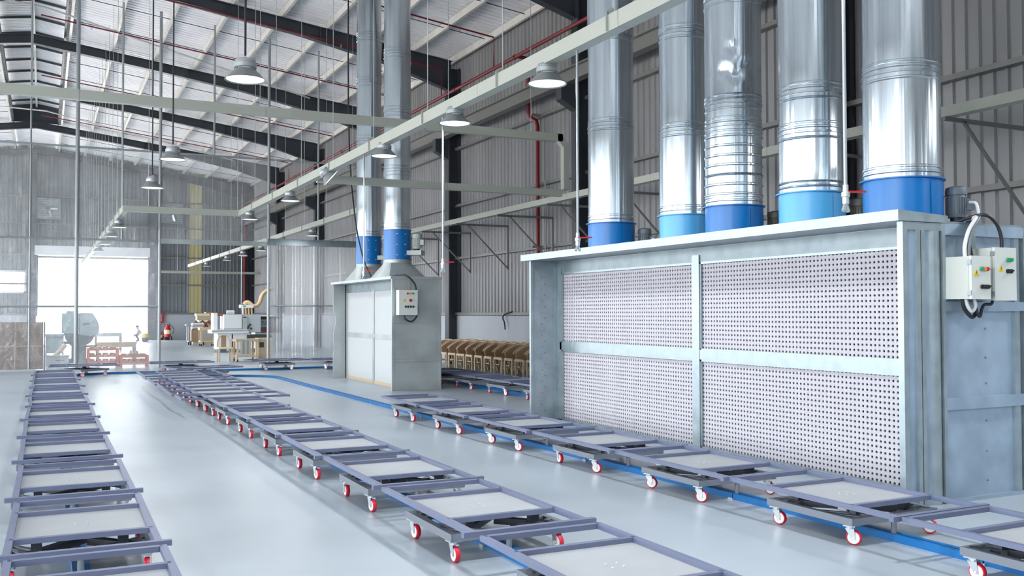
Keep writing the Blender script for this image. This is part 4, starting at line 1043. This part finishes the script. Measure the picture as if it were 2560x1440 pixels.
t = T('sanding_machine', 'dark machine with lettered panel half hidden by the curtain', 'machine', (8.7, 42.2, 0))
MB().box(-0.5, 0.6, -0.4, 0.5, 0.0, 0.75).build('body', 'machine_grey', t)
MB().box(-0.5, 0.6, -0.42, 0.5, 0.75, 0.98).build('bed', 'maroon', t)
pn = MB().box(-0.5, 0.6, -0.44, 0.3, 0.98, 1.32).build('sign_panel', 'cable_mid', t)
MB().box(-0.5, 0.6, -0.44, 0.3, 1.32, 1.45).build('top_panel', 'black', t)
cu = bpy.data.curves.new('lettering', 'FONT'); cu.body = 'NT-R4'; cu.size = 0.22; cu.extrude = 0.002
tx = bpy.data.objects.new('tmp_text', cu); COL.objects.link(tx)
dg = bpy.context.evaluated_depsgraph_get()
lm = bpy.data.meshes.new_from_object(tx.evaluated_get(dg)); lm.materials.clear(); lm.materials.append(MATS['black'])
bpy.data.objects.remove(tx)
put('lettering', lm, pn, (-0.45, -0.446, 1.08), (R(90), 0, 0))
# table, cabinet, arched chair
t = T('work_table', 'beige work table with grey cloth hanging beneath its edge', 'table', (6.05, 32.3, 0))
MB().box(-0.40, 0.34, -0.35, 0.4, 0.66, 0.74).build('tabletop', 'carton', t)
for x in (-0.34, 0.27):
    for y in (-0.3, 0.34): MB().box(x-0.03, x+0.03, y-0.03, y+0.03, 0.08, 0.66).build('leg', 'wood_light', t); MB().cyl((x-0.02, y, 0.04), (x+0.02, y, 0.04), 0.04, 10).build('wheel', 'black', t, 40)
MB().box(-0.36, 0.3, -0.3, 0.36, 0.15, 0.2).build('shelf', 'wood_light', t)
tag(MB().add([(5.78+0.07*i, 31.93-0.02*(i % 2), z) for z in (0.25, 0.70) for i in range(6)], [(i, i+1, 7+i, 6+i) for i in range(5)]).build('grey_cloth', 'cloth_grey'), 'crumpled grey cloth hanging from the work table', 'cloth')
t = T('small_cabinet', 'pale wooden cabinet beside the curtain post', 'cabinet', (6.6, 32.6, 0))
MB().box(-0.16, 0.30, -0.3, 0.3, 0.0, 0.76).build('body', 'wood_light', t)
MB().box(-0.13, 0.02, -0.306, -0.3, 0.45, 0.62).build('opening', 'motor_dark', t)
t = T('arched_chair', 'pale wooden chair with an arched open back', 'chair', (5.40, 32.6, 0))
for x in (-0.2, 0.2):
    for y in (-0.2, 0.2): MB().box(x-0.02, x+0.02, y-0.02, y+0.02, 0, 0.44).build('leg', 'wood_light', t)
MB().box(-0.23, 0.23, -0.23, 0.23, 0.42, 0.47).build('seat', 'gauge', t)
MB().tube(smoothpts([(-0.21, 0.2, 0.46), (-0.2, 0.22, 0.65), (-0.12, 0.24, 0.82), (0.0, 0.25, 0.87), (0.12, 0.24, 0.82), (0.2, 0.22, 0.65), (0.21, 0.2, 0.46)]), 0.022, 8).build('back_arch', 'wood_light', t, 60)
MB().box(-0.08, 0.08, 0.21, 0.23, 0.46, 0.85).build('back_splat', 'wood', t)
# grey-green press behind the film
t = T('drum_press_machine', 'big grey-green machine with rounded hood behind the film', 'machine', (1.05, 34.4, 0))
MB().prism([(-0.51, 0.95), (-0.51, 1.60), (-0.40, 1.60), (-0.36, 1.68), (-0.14, 1.68), (-0.10, 1.60), (-0.02, 1.60), (-0.02, 0.95)], 1, -0.3, 0.3).build('left_hood', 'green_machine', t)
MB().prism([(0.0, 0.92), (0.0, 1.60), (0.10, 1.62), (0.36, 1.61), (0.42, 1.58), (0.56, 1.32), (0.60, 1.15), (0.58, 0.92), (0.3, 0.86)], 1, -0.35, 0.35).build('right_hood', 'green_machine', t)
MB().box(0.10, 0.28, -0.357, -0.35, 1.22, 1.28).box(0.12, 0.16, -0.357, -0.35, 1.17, 1.22).box(0.20, 0.30, -0.357, -0.35, 1.25, 1.29).build('maker_mark', 'motor', t)
MB().prism([(-0.45, 0.95), (0.5, 0.92), (0.35, 0.65), (0.1, 0.5), (-0.25, 0.55), (-0.4, 0.75)], 1, -0.28, 0.28).build('gear_case', 'green_dark', t)
MB().box(-0.22, 0.22, -0.2, 0.2, 0.12, 0.55).build('pedestal', 'green_dark', t)
MB().box(-0.35, 0.35, -0.3, 0.3, 0.0, 0.12).build('foot', 'green_dark', t)
MB().box(-0.55, -0.2, -0.4, -0.28, 0.60, 0.70).box(0.2, 0.7, -0.4, -0.2, 0.50, 0.56).build('feed_arm', 'green_dark', t)
t = T('grey_bench', 'grey metal bench left of the grey-green machine', 'bench', (0.32, 33.5, 0))
MB().box(-0.27, 0.27, -0.3, 0.3, 0.87, 0.95).build('top', 'galv', t)
MB().box(-0.22, 0.24, -0.25, 0.28, 0.35, 0.87).build('body', 'green_machine', t)
for x in (-0.24, 0.24): MB().box(x-0.02, x+0.02, -0.28, -0.24, 0, 0.87).box(x-0.02, x+0.02, 0.24, 0.28, 0, 0.87).build('leg', 'galv', t)
tag(MB().tube(smoothpts([(0.62, 33.1, 0.62), (0.45, 33.05, 0.40), (0.25, 33.1, 0.22), (0.08, 33.1, 0.25)]), 0.07, 10).build('flexible_hose', 'carton', None, 60), 'pale flexible hose curving from the grey-green machine', 'hose')
t = T('white_chest', 'low white chest with papers in front of the bench', 'chest', (0.38, 32.0, 0))
MB().box(-0.31, 0.32, -0.25, 0.25, 0, 0.30).build('body', 'machine_grey', t)
MB().box(-0.33, 0.34, -0.27, 0.27, 0.30, 0.33).build('lid', 'motor_light', t)
MB().box(-0.05, 0.20, -0.256, -0.25, 0.18, 0.195).build('handle_slot', 'black', t)
t = T('rusty_board', 'large brown stained board leaning behind the film', 'board', (-0.55, 30.25, 0))
for i in range(3):
    MB().box(-1.6+0.72*i, -0.886+0.72*i, 0, 0.04, 0.02, 1.36).build('panel', 'board', t)
MB().box(-1.6, 0.56, -0.012, 0.0, 0.66, 0.70).build('batten', 'ply', t)
MB().box(0.56, 0.60, -0.01, 0.05, 0.0, 1.36).build('edge_post', 'motor_dark', t)
# orange racks with timber
def rack(label, x0, x1, y0, y1, zt_, shelves, gp):
    t = T('timber_rack', label, 'rack', (x0, y0, 0), 0, gp)
    W, D = x1-x0, y1-y0
    for x in (0.03, W-0.03):
        for y in (0.03, D-0.03): MB().box(x-0.03, x+0.03, y-0.03, y+0.03, 0, zt_).build('post', 'orange', t)
    for z in shelves:
        for y in (0.0, D-0.04): MB().box(0, W, y-0.005, y+0.04, z-0.025, z+0.025).build('shelf_beam', 'orange', t)
        for i in range(4): MB().box(0.06+i*(W-0.1)/4, 0.06+(i+0.7)*(W-0.1)/4, 0.02, D-0.02, z+0.025, z+0.025+0.06).build('timber_piece', 'wood', t)
    MB().box(0.06, W-0.06, 0.01, 0.03, 0.06, 0.12).build('timber_piece', 'wood_light', t)
    return t
rack('taller orange rack of timber pieces behind the film', 1.18, 2.04, 30.9, 31.5, 0.56, (0.14, 0.32, 0.52), 'orange timber racks')
rack('lower orange rack of timber pieces by the film post', 2.06, 2.86, 30.6, 31.2, 0.34, (0.14, 0.30), 'orange timber racks')
for i, (x, r, h) in enumerate(((2.36, 0.035, 0.10), (2.52, 0.05, 0.09))):
    tag(MB().lathe([(r, 0), (r*1.05, h*0.5), (r*0.6, h), (r*0.5, h*1.05)], 12).build('tin', 'cloth_grey', None, 40, (x, 30.8, 0.385)), '%s grey tin on the lower orange rack' % ('smaller' if i == 0 else 'larger'), 'tin')
def bench(name, label, x0, x1, y, z, m_='carton'):
    t = T(name, label, 'table', (x0, y, 0)); W = x1-x0
    MB().box(0, W, 0, 0.7, z-0.05, z).build('tabletop', m_, t)
    MB().box(0.03, W-0.03, 0.0, 0.04, z-0.15, z-0.05).build('apron', m_, t)
    for x in (0.05, W-0.05):
        for yy in (0.04, 0.66): MB().box(x-0.035, x+0.035, yy-0.035, yy+0.035, 0, z-0.05).build('leg', 'cloth_grey', t)
bench('long_table', 'long pale table against the daylight behind orange racks', 1.55, 2.76, 33.6, 0.65)
bench('side_table', 'small far table silhouetted before the open door', 2.0, 3.1, 45.0, 0.74, 'machine_grey')
# crouching person near the door
def person():
    J = {'pel': (0, 0, 0.30), 'sp': (-0.06, 0, 0.46), 'ch': (-0.14, 0, 0.62), 'nk': (-0.17, 0, 0.72), 'hd': (-0.19, 0, 0.80), 'tp': (-0.19, 0, 0.90),
         'sl': (-0.14, -0.17, 0.66), 'el': (-0.25, -0.22, 0.44), 'hl': (-0.42, -0.14, 0.30), 'sr': (-0.14, 0.17, 0.66), 'er': (-0.25, 0.22, 0.44), 'hr': (-0.42, 0.12, 0.28),
         'kl': (-0.30, -0.18, 0.44), 'al': (-0.10, -0.17, 0.08), 'tl': (-0.26, -0.18, 0.03), 'kr': (-0.30, 0.18, 0.44), 'ar': (-0.10, 0.17, 0.08), 'tr': (-0.26, 0.18, 0.03)}
    Rr = {'pel': .15, 'sp': .14, 'ch': .15, 'nk': .055, 'hd': .09, 'tp': .07, 'sl': .06, 'el': .045, 'hl': .035, 'sr': .06, 'er': .045, 'hr': .035, 'kl': .065, 'al': .045, 'tl': .04, 'kr': .065, 'ar': .045, 'tr': .04}
    E_ = [('pel', 'sp'), ('sp', 'ch'), ('ch', 'nk'), ('nk', 'hd'), ('hd', 'tp'), ('ch', 'sl'), ('sl', 'el'), ('el', 'hl'), ('ch', 'sr'), ('sr', 'er'), ('er', 'hr'), ('pel', 'kl'), ('kl', 'al'), ('al', 'tl'), ('pel', 'kr'), ('kr', 'ar'), ('ar', 'tr')]
    ks = list(J); me = bpy.data.meshes.new('body'); me.from_pydata([J[k_] for k_ in ks], [(ks.index(a), ks.index(b)) for a, b in E_], [])
    ob = bpy.data.objects.new('tmp_body', me); COL.objects.link(ob)
    ob.modifiers.new('s', 'SKIN'); sv = me.skin_vertices[0].data
    for i, k_ in enumerate(ks): sv[i].radius = (Rr[k_], Rr[k_])
    sv[0].use_root = True
    md = ob.modifiers.new('d', 'SUBSURF'); md.levels = 2; md.render_levels = 2
    dg = bpy.context.evaluated_depsgraph_get()
    out = bpy.data.meshes.new_from_object(ob.evaluated_get(dg)); bpy.data.objects.remove(ob)
    out.materials.clear()
    for n in ('shirt', 'trousers', 'skin'): out.materials.append(MATS[n])
    for p in out.polygons:
        c = p.center
        p.material_index = 2 if (c.z > 0.72 or c.x < -0.36) else (1 if (c.z < 0.36 or (c.x < -0.2 and abs(c.y) < 0.24 and c.z < 0.5 and c.x > -0.4 and abs(c.y) > 0.1 and c.z < 0.42)) else 0)
        p.use_smooth = True
    t = T('person', 'person in a pale shirt crouching near the bright doorway', 'person', (4.93, 57.5, 0))
    put('body', out, t)
    MB().lathe([(0.098, 0.0), (0.095, 0.05), (0.06, 0.09), (0.01, 0.10)], 14).build('hair', 'hair', t, 50, (-0.18, 0, 0.83))
    MB().box(-0.295, -0.27, -0.012, 0.012, 0.80, 0.83).build('nose', 'skin', t)
person()
t = T('floor_drum', 'rounded yellow and dark blue drum beside the crouching person', 'drum', (5.14, 57.2, 0))
MB().lathe([(0.10, 0.0), (0.17, 0.03), (0.19, 0.2), (0.19, 0.24)], 18).build('lower_half', 'trousers', t, 40)
MB().lathe([(0.19, 0.24), (0.18, 0.36), (0.12, 0.46), (0.02, 0.49)], 18).build('upper_half', 'yellow', t, 40)
